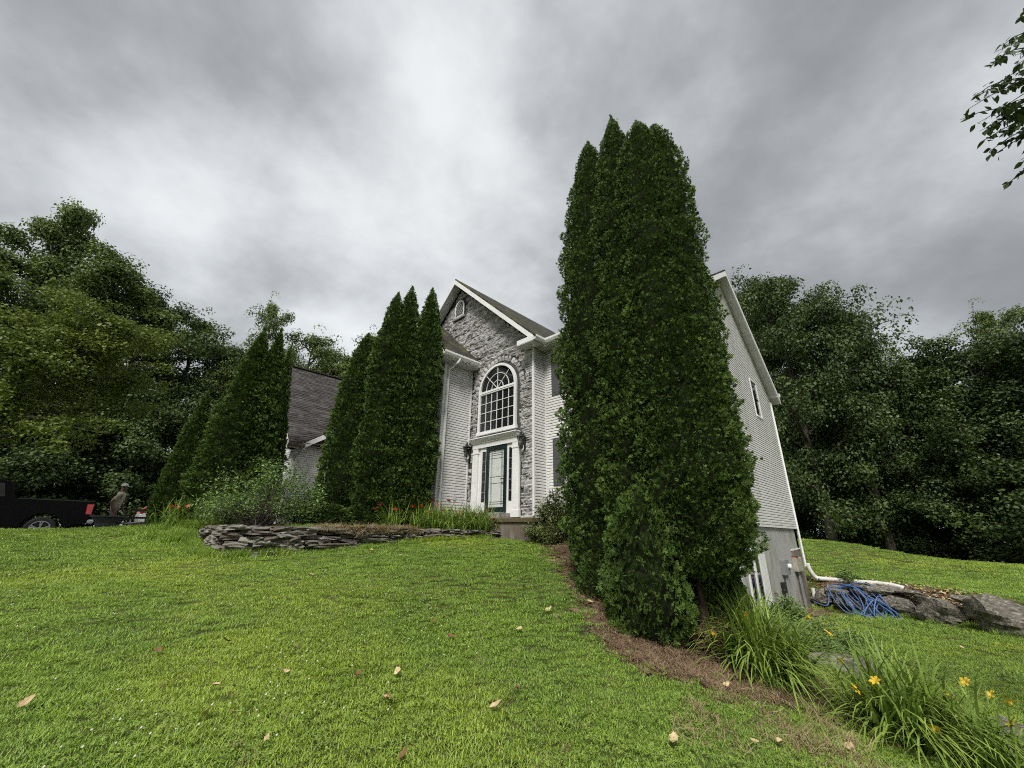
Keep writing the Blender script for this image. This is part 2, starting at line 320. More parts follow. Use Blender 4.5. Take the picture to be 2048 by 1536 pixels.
def axis_lin(lo,hi,fine_lo,fine_hi,step):
    a=list(np.arange(fine_lo,fine_hi+1e-6,step)); s=step; x=fine_lo
    while x>lo: s*=1.25; x-=s; a.insert(0,max(x,lo))
    s=step; x=fine_hi
    while x<hi: s*=1.25; x+=s; a.append(min(x,hi))
    return np.array(a)
gx=axis_lin(-400,400,-20,6,.22); gy=axis_lin(-400,400,-2,22,.22)
XX,YY=np.meshgrid(gx,gy); ZZ=gz(XX,YY)
rg=np.random.default_rng(5)
near=(np.hypot(XX,YY)<40); ZZ=ZZ+np.where(near,rg.normal(0,.003,ZZ.shape),0)
nx,ny=len(gx),len(gy); idx=np.arange(nx*ny).reshape(ny,nx)
F=np.stack([idx[:-1,:-1],idx[:-1,1:],idx[1:,1:],idx[1:,:-1]],-1).reshape(-1,4)
lawn=link('lawn',tri_mesh('lawn',np.stack([XX,YY,ZZ],-1).reshape(-1,3),F,'lawn',smooth=True)); lawn['kind']='structure'
def sheet(name,poly,zf,m,step=.2,lift=.02,kind='structure',jit=.01,edge=.12):
    P=np.array(poly); lo=P.min(0)-.2; hi=P.max(0)+.2
    xs=np.arange(lo[0],hi[0],step); ys=np.arange(lo[1],hi[1],step); X,Y=np.meshgrid(xs,ys)
    r=np.random.default_rng(3); X=X+r.uniform(-.3,.3,X.shape)*step; Y=Y+r.uniform(-.3,.3,X.shape)*step
    Z=zf(X,Y)+lift+r.uniform(0,jit,X.shape); ins=inpoly(X+r.normal(0,edge,X.shape),Y+r.normal(0,edge,X.shape),P)
    i=np.arange(X.size).reshape(X.shape)
    f=np.stack([i[:-1,:-1],i[:-1,1:],i[1:,1:],i[1:,:-1]],-1).reshape(-1,4)
    k=ins.ravel()[f].sum(1)>=3; f=f[k]; u,inv=np.unique(f,return_inverse=True)
    o=link(name,tri_mesh(name,np.stack([X,Y,Z],-1).reshape(-1,3)[u],inv.reshape(-1,4),m,smooth=True)); o['kind']=kind; return o
sheet('mulch_bed',MULCH,gz,'mulch',.09,.02,edge=.17)
def bedz(x,y): return np.maximum(gz(x,y)+.02,np.where(x>-13.5,.02-.02*np.clip(y-6,0,3)*2,gz(x,y)+.02))
sheet('planting_bed',BED,lambda x,y:np.maximum(gz(x,y),-.02-.03*np.clip(y-5.5,0,4)),'soil',.2,.012,edge=.03)
sheet('driveway',DRIVE,gz,'gravel',.7,.03)
lit=[(RW[i][0]+o[0],RW[i][1]+o[1]) for i,o in ((1,(0,.15)),(2,(0,.15)),(3,(0,.1)),(4,(0,.1)),(5,(.1,.1)),(6,(.1,.1)))]
lit2=[(RW[i][0]+.55,RW[i][1]+.75) for i in (6,5,4,3,2,1)]
sheet('leaf_litter',lit+lit2,gz,'litter',.14,.02)
# ---------------------------------------------------------------- house
YS,XS,XL,YL,YR,XR,YB=8.81,-7.81,-10.84,7.58,9.37,-3.75,19.52
ZB=.27; CO=.0847
H=empty('house',(-8,9,0),'grey vinyl and stone two storey house with arched window above front door','house')
def siding(name,org,u,n,z0,z1,ua,ub,holes=(),back=None,m='siding'):
    """clapboard wall: org (x,y), unit dir u, outward normal n; ua(z),ub(z) limits along u; each course is a board of its own"""
    u=np.array([*u,0.]);n=np.array([*n,0.]);o=np.array([*org,0.])
    zt=np.array([0,0,1.])
    pts=[];zs=np.linspace(z0,z1,9)
    w_=MB(); lft=[o+u*ua(z)+zt*z for z in zs]; rgt=[o+u*ub(z)+zt*z for z in zs]
    w_.prism(lft+rgt[::-1],-n*.12)
    wall=w_.build(name,m,H)
    k=0; z=z0; base=wl(wall)
    while z<z1-.01:
        t=min(z+CO,z1)
        segs=[(ua(z),ua(t),ub(z),ub(t))]
        for (h0,h1,hz0,hz1) in holes:
            if hz0<(z+t)/2<hz1:
                ns=[]
                for a,a2,b,b2 in segs:
                    if h0>a and h1<b: ns+=[(a,a2,h0,h0),(h1,h1,b,b2)]
                    else: ns.append((a,a2,b,b2))
                segs=ns
        for a,a2,b,b2 in segs:
            if b-a<.03: continue
            A=o+u*a;B=o+u*b;A2=o+u*a2;B2=o+u*b2
            q=MB(); q.poly([A+n*.001+zt*(z+.006),B+n*.001+zt*(z+.006),B+n*.029+zt*z,A+n*.029+zt*z,A*.4+A2*.6+n*.026+zt*(z*.4+t*.6),B*.4+B2*.6+n*.026+zt*(z*.4+t*.6),B2+n*.002+zt*(t+.005),A2+n*.002+zt*(t+.005)],
                    [(0,1,2,3),(3,2,5,4),(4,5,6,7),(0,3,4,7),(1,6,5,2),(0,7,6,1)])
            me=bpy.data.meshes.new('siding_board'); me.from_pydata([tuple(p-base) for p in map(np.array,q.v)],[],q.f); me.materials.append(MT[m])
            link('siding_board',me,wall)
        z=t; k+=1
    return wall
# --- right gable end
PG=.83; YA=15.0; ZE=5.62
gw_top=lambda z: max(0,(z-ZE)/PG)
siding('gable_wall',(XR,YR),(0,1),(1,0),ZB,ZE+PG*(YB-YA)-.02,lambda z:0+ (gw_top(z)*(YA-YR)/(YB-YA)),lambda z:(YB-YR)-gw_top(z),holes=[(16.84-YR,17.68-YR,4.24,5.79)])
MB().box((XR-.3,YR,-2.9),(XR-.03,YB-.02,ZB-.005)).build('foundation_wall','concrete',H)
MB().box((XR-5,YB-.3,-2.9),(XR-.03,YB-.025,ZB-.005)).build('foundation_wall','concrete',H)
MB().box((XR-4.4,YR+.03,-2.4),(XR-.301,YR+.3,ZB-.005)).build('foundation_wall','concrete',H)
MB().box((-16,YR+.05,-.8),(-8.15,YR+.3,ZB-.005)).build('foundation_wall','concrete',H)
MB().box((-16.2,YB-.15,ZB),(XR-.121,YB-.02,ZE)).build('rear_wall','siding',H)
MB().box((XR-.05,YB-.019,ZB),(XR+.028,YB+.028,ZE+.05)).build('corner_board','trim',H)
# window on gable
def win_frame(name,org,u,n,a,b,z0,z1,t=.07,panes=1,rows=2,pm='pane',d=.03):
    u=np.array([*u,0.]);n=np.array([*n,0.]);o=np.array([*org,0.]);zt=np.array([0,0,1.])
    def slab(mb,a,b,z0,z1,d0,d1):
        P=[o+u*a+zt*z0,o+u*b+zt*z0,o+u*b+zt*z1,o+u*a+zt*z1]
        mb.prism([p+n*d0 for p in P],n*(d1-d0)); return mb
    f=MB(); slab(f,a-t,a,z0-t,z1+t,-.02,.045); slab(f,b,b+t,z0-t,z1+t,-.02,.045); slab(f,a,b,z1,z1+t,-.02,.045); slab(f,a,b,z0-t,z0,-.02,.055)
    W=f.build(name,'trim',H)
    ph=(z1-z0)/rows
    for r in range(rows):
        q=MB(); slab(q,a+.002,b-.002,z0+r*ph+.012,z0+(r+1)*ph-.012,-.01,.006+.008*(r%2)); q.build('pane',pm,W)
    if rows>1:
        for r in range(1,rows):
            q=MB(); slab(q,a,b,z0+r*ph-.018,z0+r*ph+.018,-.008,.03); q.build('sash_rail','black' if pm=='pane' and rows==2 else 'trim',W)
    return W
win_frame('gable_window',(XR,0),(0,1),(1,0),16.91,17.61,4.31,5.72,rows=2)
# --- main roof
RZ=ZE+PG*(YB-YA)+.30      # ridge top
def slope(name,pts,thick,m,parent=H):
    a=[np.array(p,float) for p in pts]; n=np.cross(a[1]-a[0],a[2]-a[0]); n/=np.linalg.norm(n)
    if n[2]<0: n=-n
    return MB().prism(a,-n*thick).build(name,m,parent)
XO=XR+.36
back_e=(YB+.36, RZ-PG*(YB+.36-YA)); fr_e=(YR-.42,5.78)
PF=(RZ-fr_e[1])/(YA-fr_e[0])
slope('roof',[(XO,fr_e[0],fr_e[1]),(XO,YA,RZ),(-16.5,YA,RZ),(-16.5,fr_e[0],fr_e[1])],.09,'shingle')
slope('roof',[(XO,back_e[0],back_e[1]),(XO,YA,RZ),(-16.5,YA,RZ),(-16.5,back_e[0],back_e[1])],.09,'shingle')
# rake fascia and soffit of the gable
dz=.10
def rake(y0,z0,y1,z1,name='rake_board'):
    MB().prism([(XO-.03,y0,z0-dz-.19),(XO-.03,y1,z1-dz-.19),(XO-.03,y1,z1-dz+.02),(XO-.03,y0,z0-dz+.02)],(.035,0,0)).build(name,'trim',H)
    MB().prism([(XR-.02,y0,z0-dz-.17),(XO-.031,y0,z0-dz-.17),(XO-.031,y1,z1-dz-.17),(XR-.02,y1,z1-dz-.17)],(0,0,.03)).build('soffit','soffit',H)
rake(YA,RZ,back_e[0],back_e[1]); rake(fr_e[0],fr_e[1],YA,RZ)
# back eave box return
MB().box((XR-.02,YB+.0,ZE-.02+.0),(XO-.0,YB+.37,ZE+.17)).build('eave_return','trim',H)
MB().box((-16,YB+.30,ZE+.0),(XR-.021,YB+.36,ZE+.17)).build('fascia','trim',H)
MB().prism([(XO+.02,YB+.375,ZE+.06),(XO+.02,YB+.375,ZE+.2),(XO+.02,YB+.50,ZE+.2),(XO+.02,YB+.47,ZE+.06)],(-12,0,0)).build('gutter','trim',H)
# downspout at back corner
MB().tube([(XR-.02,YB+.43,ZE+.05),(XR-.02,YB+.40,ZE-.03),(XR+.03,YB+.07,ZE-.22),(XR+.03,YB+.07,-1.05)],.045,6).build('downspout','trim',H)
# --- basement door and fittings on the foundation
XF=XR-.03
f=MB(); f.box((XF-.1,12.78,-.30),(XF+.01,14.62,-.145)).box((XF-.1,12.78,-.20),(XF+.05,14.70,-.15)); f.build('door_lintel','concrete',H)
bd=MB(); bd.box((XF-.02,12.86,-2.3),(XF+.03,12.96,-.30)).box((XF-.02,13.42,-2.3),(XF+.045,13.52,-.30)).box((XF-.02,14.02,-2.3),(XF+.03,14.62,-.30)).box((XF-.02,12.96,-.42),(XF+.03,14.02,-.30))
bd=bd.build('basement_door','trim',H)
for y0,y1 in ((12.97,13.41),(13.53,14.01)):
    for k in range(4): MB().box((XF-.015,y0,-2.2+k*.445),(XF+.008,y1,-2.2+k*.445+.43)).build('pane','pane',bd)
MB().box((XF-.02,11.9,-2.3),(XF+.03,12.06,-.32)).box((XF-.02,12.0601,-2.3),(XF+.012,12.3,-.36)).build('door_trim','trim',H)
ln=MB().lathe((XF+.09,12.66,-.50),[(.0,.09),(.05,.07),(.055,.02),(.03,0),(.035,-.02),(.07,-.06),(.08,-.14),(.03,-.18),(0,-.18)],10).build('wall_lantern','brass',H)
MB().beam((XF-.01,12.66,-.45),(XF+.09,12.66,-.43),.03,.03).build('arm','brass',ln)
me_=MB().box((XF-.01,16.25,-1.18),(XF+.13,16.85,-.72)).build('meter_box','grey_metal',H,bevel=.01)
MB().lathe((XF+.12,16.72,-.93),[(.0,.10),(.07,.095),(.085,.06),(.085,0)],14,axis='x').build('meter','trim',me_)
MB().box((XF-.01,15.82,-1.66),(XF+.10,16.12,-1.36)).build('junction_box','black',H,bevel=.01)
b2=MB().box((XF-.01,17.95,-1.16),(XF+.14,18.75,-.70)).build('utility_box','beige',H,bevel=.012)
MB().box((XF-.005,17.97,-.72),(XF+.143,18.28,-.66)).build('rust_stain','rust',b2)
for y0,z0,y,r in ((16.4,-1.17,16.4,.035),(16.6,-1.17,16.62,.03),(15.95,-1.65,15.98,.03),(18.2,-1.15,18.25,.025),(18.35,-1.15,18.42,.025)):
    MB().tube([(XF+.06,y0,z0),(XF+.06,y,-2.55)],r,7).build('conduit','grey_metal',H)
MB().box((XF+.0,18.1,-2.5),(XF+.02,YB-.04,-.49)).build('foundation_patch','porch',H)
MB().beam((XF+.01,18.05,-.47),(XF+.01,YB+.0,-.42),.02,.04).build('conduit','trim',H)
# --- front right wing
siding('front_wall',(XS,YR),(1,0),(0,-1),ZB,5.6,lambda z:0.0,lambda z:XR-XS,holes=[(.62,1.6,4.02,5.43),(.62,1.6,1.25,2.66)])
MB().box((XR-.04,YR-.028,ZB),(XR+.026,YR-.0,5.6)).build('corner_board','trim',H)
for z0,z1 in ((4.02,5.42),(1.27,2.66)):
    sh=MB().box((XS+.30,YR-.055,z0),(XS+.68,YR-.018,z1)).build('shutter','shutter',H,bevel=.006)
    for k in range(2):
        a=z0+.07+k*(z1-z0)/2; MB().box((XS+.36,YR-.062,a),(XS+.62,YR-.05,a+(z1-z0)/2-.11)).build('panel','shutter',sh,bevel=.004)
    win_frame('front_window',(0,YR),(1,0),(0,-1),XS+.78,XS+1.6,z0+.05,z1-.05,rows=2)
MB().box((XS+.02,fr_e[0]+.02,5.58),(XR+.3,YR-.0,5.615)).build('soffit','soffit',H)
MB().box((XS+.4,fr_e[0]-.005,5.59),(XO,fr_e[0]+.02,5.74)).build('fascia','trim',H)
def gutter(x0,x1,y,z):
    return MB().prism([(x0,y,z-.12),(x0,y-.09,z-.12),(x0,y-.13,z-.04),(x0,y-.13,z+.02),(x0,y-.115,z+.02),(x0,y-.115,z-.03),(x0,y-.085,z-.10),(x0,y,z-.10)],(x1-x0,0,0)).build('gutter','trim',H)
gutter(XS+.41,XO+.02,fr_e[0]-.006,5.75)
# --- right return of stone bay
siding('bay_wall',(XS,YS),(0,1),(1,0),.12,5.6,lambda z:.02,lambda z:YR-YS-.005)
MB().box((XS-.035,YS-.03,.42),(XS+.027,YS+.02,5.6)).build('corner_board','trim',H)
MB().box((XS,YR-.05,ZB),(XS+.05,YR-.001,5.58)).build('corner_board','siding',H)
MB().box((XS-.2,YS+.02,-.6),(XS-.01,YR,.118)).build('foundation_wall','porch',H)
# --- stone gable roof (ridge along Y)
XA=-11.8; ZA=9.80; PS=.94; YO=8.42; XE=-7.45; ZEs=ZA-PS*(XE-XA)
for s in (1,-1):
    e=(XA+s*(XE-XA))
    slope('roof',[(XA,YO,ZA+.12),(e,YO,ZEs+.12),(e,YO+(1.0 if s>0 else 1.0)+5.2,ZEs+.12),(XA,YO+6.4,ZA+.12)],.08,'shingle_moss')
    MB().prism([(XA,YO-.0,ZA-.16),(e,YO-.0,ZEs-.14),(e,YO-.0,ZEs+.05),(XA,YO-.0,ZA+.045)],(0,-.03,0)).build('rake_board','trim',H)
    MB().prism([(XA,YO,ZA-.12),(e,YO,ZEs-.10),(e,YS-.02,ZEs-.10),(XA,YS-.02,ZA-.12)],(0,0,.025)).build('soffit','soffit',H)
MB().box((XE-.68,YO-.055,5.60),(XE-.0,YO-.031,5.76)).build('eave_return','trim',H)
MB().box((XE-.68,YO-.05,5.575),(XE-.0,YS-.02,5.60)).build('soffit','soffit',H)
MB().box((XS+.001,YS-.02,5.60),(XE-.01,YR-.3,5.63)).build('soffit','soffit',H)
MB().box((XE-.03,YO-.03,5.61),(XE-.005,YR-.46,5.74)).build('fascia','trim',H)
gp=[(XE,YO-.03,5.62),(XE+.09,YO-.03,5.62),(XE+.13,YO-.03,5.70),(XE+.13,YO-.03,5.76),(XE+.115,YO-.03,5.76),(XE+.115,YO-.03,5.71),(XE+.085,YO-.03,5.64),(XE,YO-.03,5.64)]
MB().prism(gp,(0,YR-.40-YO,0)).build('gutter','trim',H)
# --- stone facade: mortar back, then stones one by one
ST=MB().prism([(XS-.03,YS+.03,.30),(XS-.03,YS+.03,5.6),(XS-.05,YS+.03,5.66),(XA,YS+.03,ZA-.1),(2*XA-XS,YS+.03,5.66),(2*XA-XS,YS+.03,.30)],(0,.2,0)).build('stone_wall','stone_d',H)
WX0,WX1,WZ0,WZ1=-10.32,-8.51,3.13,4.56; WC=(WX0+WX1)/2; WR=(WX1-WX0)/2
rs=random.Random(11)
def stone_mesh(seed,name='stone',m='stone',nx=3,nz=2,rough=.16):
    r=random.Random(seed); v=[];f=[]
    for j in range(nz+1):
        for i in range(nx+1):
            x=i/nx-.5;z=j/nz-.5; edge=(i in(0,nx)) or (j in(0,nz))
            d=(.55+r.uniform(-.15,.1)) if edge else (1+r.uniform(-.35,.25))
            v.append((x+(r.uniform(-.035,.035)),-d,z+r.uniform(-rough,rough)*(.55 if edge else 1)))
    n0=len(v)
    for j in range(nz+1):
        for i in range(nx+1):
            if (i in(0,nx)) or (j in(0,nz)): pass
    g=lambda i,j:j*(nx+1)+i
    for j in range(nz):
        for i in range(nx): f.append((g(i,j),g(i+1,j),g(i+1,j+1),g(i,j+1)))
    ring=[g(i,0) for i in range(nx)]+[g(nx,j) for j in range(nz)]+[g(i,nz) for i in range(nx,0,-1)]+[g(0,j) for j in range(nz,0,-1)]
    b=len(v)
    for q in ring: v.append((v[q][0],.2,v[q][2]))
    k=len(ring)
    for i in range(k): f.append((ring[i],b+i,b+(i+1)%k,ring[(i+1)%k]))
    me=bpy.data.meshes.new(name); me.from_pydata(v,[],f); me.materials.append(MT[m])
    a=me.attributes.new('tint','FLOAT','POINT'); t=r.choice([0,.1,.2,.35,.6,.85]); a.data.foreach_set('value',[t]*len(v))
    bm=bmesh.new();bm.from_mesh(me);bmesh.ops.recalc_face_normals(bm,faces=bm.faces);bm.to_mesh(me);bm.free()
    return me
SMESH=[stone_mesh(i) for i in range(18)]
stones=[]
def keep(x,z,w,h):
    x0,x1=x-w/2,x+w/2
    if x1>XS-.035 or x0<-13.6: return False
    if z+h/2>ZA-.16-PS*abs(max(abs(x0-XA),abs(x1-XA))): return False
    if z<5.75+.92*max(0,-10.5-x)+.05-.0 and x0<XL+.02 : return False        # hidden behind the left wing
    if WX0-.08<x1 and x0<WX1+.08 and WZ0-.1<z+h/2 and z-h/2<WZ1: return False
    if z+h/2>=WZ1 and math.hypot(min(max(WC,x0),x1)-WC,min(max(WZ1,z-h/2),z+h/2)-WZ1)<WR+.26: return False
    if -10.62<x1 and x0<-8.36 and z-h/2<2.93: return False
    if -12.2<x1 and x0<-11.5 and 8.2<z+h/2 and z-h/2<9.12: return False
    return True
z=.36
while z<9.7:
    h=rs.choice([.05,.06,.065,.075,.085,.10,.12])
    if z<2.6: h*=1.25
    x=XS-.04
    while x>-13.6:
        w=rs.choice([.12,.18,.22,.28,.34,.42,.5])*rs.uniform(.85,1.15)
        ww=w
        if keep(x-w/2,z+h/2,w,h): stones.append((x-w/2,z+h/2,w,h,0))
        elif w>.16:
            for k in range(3):
                if keep(x-w*(k+.5)/3,z+h/2,w/3,h): stones.append((x-w*(k+.5)/3,z+h/2,w/3,h,0))
        x-=w
    z+=h
for k in range(19):       # arch stones standing round the window head
    a=math.pi*(k+.5)/19; rr=WR+.20
    stones.append((WC+rr*math.cos(a),WZ1+rr*math.sin(a),.15,.19,a-math.pi/2))
stones.sort(key=lambda s:-s[2]*s[3])
rest_v=[];rest_f=[];rest_t=[]
for i,(x,z,w_,h,a) in enumerate(stones):
    me=rs.choice(SMESH); dep=rs.uniform(.028,.075)
    loc=(x,YS+.03,z)
    if i<299:
        o=link('stone',me,ST); o.location=Vector(loc)-Vector(wl(ST)); o.scale=(w_*.985,dep,h*.93); o.rotation_euler=(0,-a,rs.uniform(-.03,.03))
    else:
        c,s_=math.cos(a),math.sin(a); b=len(rest_v); fl=rs.choice((1,-1))
        for v in me.vertices:
            X,Z=v.co.x*w_*.985*fl,v.co.z*h*.93; rest_v.append((x+X*c-Z*s_,loc[1]+v.co.y*dep,z+X*s_+Z*c))
        tv=me.attributes['tint'].data[0].value; rest_t+=[tv]*len(me.vertices)
        for p in me.polygons: rest_f.append(tuple(b+q for q in (p.vertices if fl>0 else reversed(p.vertices[:]))))
me=bpy.data.meshes.new('small_stones'); me.from_pydata([tuple(np.array(v)-wl(ST)) for v in rest_v],[],rest_f); me.materials.append(MT['stone'])
me.attributes.new('tint','FLOAT','POINT').data.foreach_set('value',rest_t)
o=link('small_stones',me,ST); o['kind']='stuff'
# gable vent (louvred, arched)
vx0,vx1,vz0,vz1=-12.14,-11.56,8.27,8.75
pts=[(vx0,vz0),(vx1,vz0),(vx1,vz1)]+[((vx0+vx1)/2+.29*math.cos(math.pi*k/10),vz1+.29*math.sin(math.pi*k/10)) for k in range(1,10)]+[(vx0,vz1)]
VN=MB().prism([(x,YS-.02,z) for x,z in pts],(0,.06,0)).build('gable_vent','black',H)
fr=MB(); cx_,cz_=(vx0+vx1)/2,vz1-.1
for (a,b) in zip(pts,pts[1:]+pts[:1]):
    ia=(cx_+(a[0]-cx_)*.87,cz_+(a[1]-cz_)*.9); ib=(cx_+(b[0]-cx_)*.87,cz_+(b[1]-cz_)*.9)
    fr.prism([(a[0],YS-.055,a[1]),(b[0],YS-.055,b[1]),(ib[0],YS-.055,ib[1]),(ia[0],YS-.055,ia[1])],(0,.06,0))
fr.build('vent_frame','trim',VN)
for k in range(11):
    z=vz0+.06+k*.062; hw=.25 if z<vz1 else math.sqrt(max(.0,.26**2-(z-vz1)**2))
    if hw>.05: MB().prism([(cx_-hw,YS-.05,z),(cx_-hw,YS-.02,z+.035),(cx_-hw,YS-.012,z+.035),(cx_-hw,YS-.042,z-.008)],(2*hw,0,0)).build('slat','trim',VN)
MB().box((vx0-.06,YS-.075,vz0-.09),(vx1+.06,YS-.0,vz0-.001)).build('sill','stone',VN)
# --- arched window
YW=YS-.03
AW=MB()
def arc(mb,c,r0,r1,a0,a1,y0,y1,n=24):
    for k in range(n):
        A=a0+(a1-a0)*k/n;B=a0+(a1-a0)*(k+1)/n
        P=[(c[0]+r*math.cos(t),y0,c[1]+r*math.sin(t)) for r,t in ((r0,A),(r1,A),(r1,B),(r0,B))]
        mb.prism(P,(0,y1-y0,0))
    return mb
arc(AW,(WC,WZ1),WR-.085,WR,0,math.pi,YW-.055,YW+.03,28)
AW.box((WX0,YW-.055,WZ0),(WX0+.085,YW+.03,WZ1)).box((WX1-.085,YW-.055,WZ0),(WX1,YW+.03,WZ1)).box((WX0-.03,YW-.075,WZ0-.085),(WX1+.03,YW+.03,WZ0+.02)).box((WX0+.086,YW-.045,WZ1-.10),(WX1-.086,YW+.03,WZ1+.02)).box((WX0+.086,YW-.06,WZ1-.055),(WX1-.086,YW-.046,WZ1-.015))
AW=AW.build('arched_window','trim',H)
ix0,ix1,iz0,iz1=WX0+.085,WX1-.085,WZ0+.02,WZ1-.10
cw=(ix1-ix0)/6; rh=(iz1-iz0)/4
for j in range(4):
    for i in range(6):
        MB().box((ix0+i*cw+.004,YW-.0,iz0+j*rh+.004),(ix0+(i+1)*cw-.004,YW+.012,iz0+(j+1)*rh-.004)).build('pane','pane',AW)
for i in range(1,6): MB().box((ix0+i*cw-.009,YW-.022,iz0),(ix0+i*cw+.009,YW+.016,iz1)).build('muntin','trim',AW)
for j in range(1,4): MB().box((ix0,YW-.020,iz0+j*rh-.009),(ix1,YW+.014,iz0+j*rh+.009)).build('muntin','trim',AW)
Rg=WR-.085; ac=(WC,WZ1+.02)
for r0,r1 in ((.02,.28),(.28,.55),(.55,Rg-.005)):
    for k in range(4):
        arc(MB(),ac,r0+.004,r1-.004,math.pi*k/4+.008,math.pi*(k+1)/4-.008,YW-.0,YW+.012,6).build('pane','pane',AW)
for r in (.28,.55): arc(MB(),ac,r-.009,r+.009,0,math.pi,YW-.02,YW+.014,22).build('muntin','trim',AW)
for k in (1,2,3):
    a=math.pi*k/4; MB().beam((ac[0],YW-.003,ac[1]),(ac[0]+Rg*math.cos(a),YW-.003,ac[1]+Rg*math.sin(a)),.034,.018,upv=(-math.sin(a),0,math.cos(a))).build('muntin','trim',AW)
# --- front door set
D=MB().box((-10.47,YS-.02,.40),(-8.44,YS+.05,2.7)).build('door_surround','trim',H)
hd=MB().box((-10.50,YS-.10,2.60),(-8.42,YS-.021,2.76)).box((-10.54,YS-.13,2.76),(-8.38,YS-.021,2.80)).prism([(-10.56,YS-.02,2.80),(-10.56,YS-.15,2.80),(-10.56,YS-.22,2.875),(-10.56,YS-.22,2.90),(-10.56,YS-.02,2.90)],(2.2,0,0)).box((-10.64,YS-.24,2.90),(-8.33,YS-.021,2.93)); hd.build('header','trim',D)
for x0,x1 in ((-10.49,-10.22),(-8.62,-8.33)):
    p=MB().box((x0,YS-.09,.40),(x1,YS-.021,2.60)).box((x0-.02,YS-.11,.40),(x1+.02,YS-.0205,.60)).box((x0-.015,YS-.105,2.42),(x1+.015,YS-.0205,2.47))
    n_=5
    for k in range(n_): 
        a=x0+.03+k*(x1-x0-.06)/n_; p.box((a,YS-.098,.66),(a+(x1-x0-.06)/n_*.55,YS-.089,2.38))
    p.build('pilaster','trim',D)
for x0,x1 in ((-10.04,-9.86),(-8.80,-8.66)):
    slm=MB().box((x0-.10,YS-.05,.42),(x0,YS-.0205,2.60)).box((x1,YS-.05,.42),(x1+.06,YS-.0205,2.60)).box((x0,YS-.05,2.47),(x1,YS-.0205,2.60)).box((x0,YS-.05,.42),(x1,YS-.0205,.86)).build('sidelight','trim',D)
    for k in range(5):
        h=(2.47-.86)/5; MB().box((x0+.002,YS-.034,.86+k*h+.012),(x1-.002,YS-.022,.86+(k+1)*h-.012)).build('pane','pane',slm)
dx0,dx1=-9.82,-8.87
dr=MB().box((dx0,YS-.08,.54),(dx0+.13,YS-.022,2.61)).box((dx1-.13,YS-.08,.54),(dx1,YS-.022,2.61)).box((dx0+.13,YS-.08,2.46),(dx1-.13,YS-.022,2.61)).box((dx0+.13,YS-.08,.54),(dx1-.13,YS-.022,.70)).build('storm_door','green',H,bevel=.006)
gx0,gx1=dx0+.13,dx1-.13
MB().box((gx0,YS-.034,.70),(gx1,YS-.0215,2.46)).build('inner_door','frost',dr)
MB().box((gx0+.001,YS-.06,.701),(gx1-.001,YS-.055,2.459)).build('pane','glass',dr)
came=MB()
for x in (gx0+.09,gx1-.09,gx0+.13,gx1-.13): came.box((x-.005,YS-.040,.76),(x+.005,YS-.0345,2.40))
for z in (.80,.86,1.42,1.62,2.20,2.30,2.36): came.box((gx0+.04,YS-.041,z-.005),(gx1-.04,YS-.0347,z+.005))
came.build('lead_lines','lead',dr)
hn=MB().box((dx1-.10,YS-.10,1.42),(dx1-.05,YS-.08,1.72)).build('handle','black',dr)
MB().beam((dx1-.22,YS-.12,1.52),(dx1-.06,YS-.12,1.52),.02,.025).build('lever','chrome',dr)
# lanterns either side of the door
for x,z in ((-10.72,2.36),(-8.16,2.36)):
    y=YS-.17
    lt=MB().box((x-.06,YS-.08,z-.04),(x+.06,YS-.03,z+.30)).build('porch_lantern','black',H,bevel=.006)
    MB().lathe((x,y,z+.18),[(.0,.34),(.025,.31),(.035,.25),(.13,.17),(.135,.15),(.08,.15)],8).build('lantern_roof','black',lt)
    MB().lathe((x,y,z+.18),[(.06,-.12),(.03,-.15),(.0,-.2)],8).build('lantern_base','black',lt)
    MB().lathe((x,y,z+.18),[(.07,-.13),(.11,.15)],8).build('pane','glass',lt)
    for k in range(4):
        a=math.pi/4+k*math.pi/2; MB().beam((x+.075*math.cos(a),y+.075*math.sin(a),z+.05),(x+.115*math.cos(a),y+.115*math.sin(a),z+.33),.018,.018).build('lantern_bar','black',lt)
    MB().tube([(x+.02,YS-.05,z+.06),(x+.02,YS-.12,z-.04),(x+.04,y,z-.10),(x+.10,y-.02,z-.07),(x+.11,y-.02,z+.05)],.014,6).build('bracket','trim',lt)
# porch slab and step
PB=MB().box((-8.75,7.95,-.5),(-7.13,YS-.03,.235)).build('porch_base','porch',H)
MB().box((-8.80,7.90,.235),(-7.09,YS-.031,.345)).build('porch_slab','slabtop',H,bevel=.012)
MB().box((-9.9,8.30,.345),(-8.70,YS-.032,.52)).build('door_step','stone',H,bevel=.01)
MB().box((-10.82,8.0,-.4),(-8.801,YS-.033,.25)).build('porch_base','porch',H)
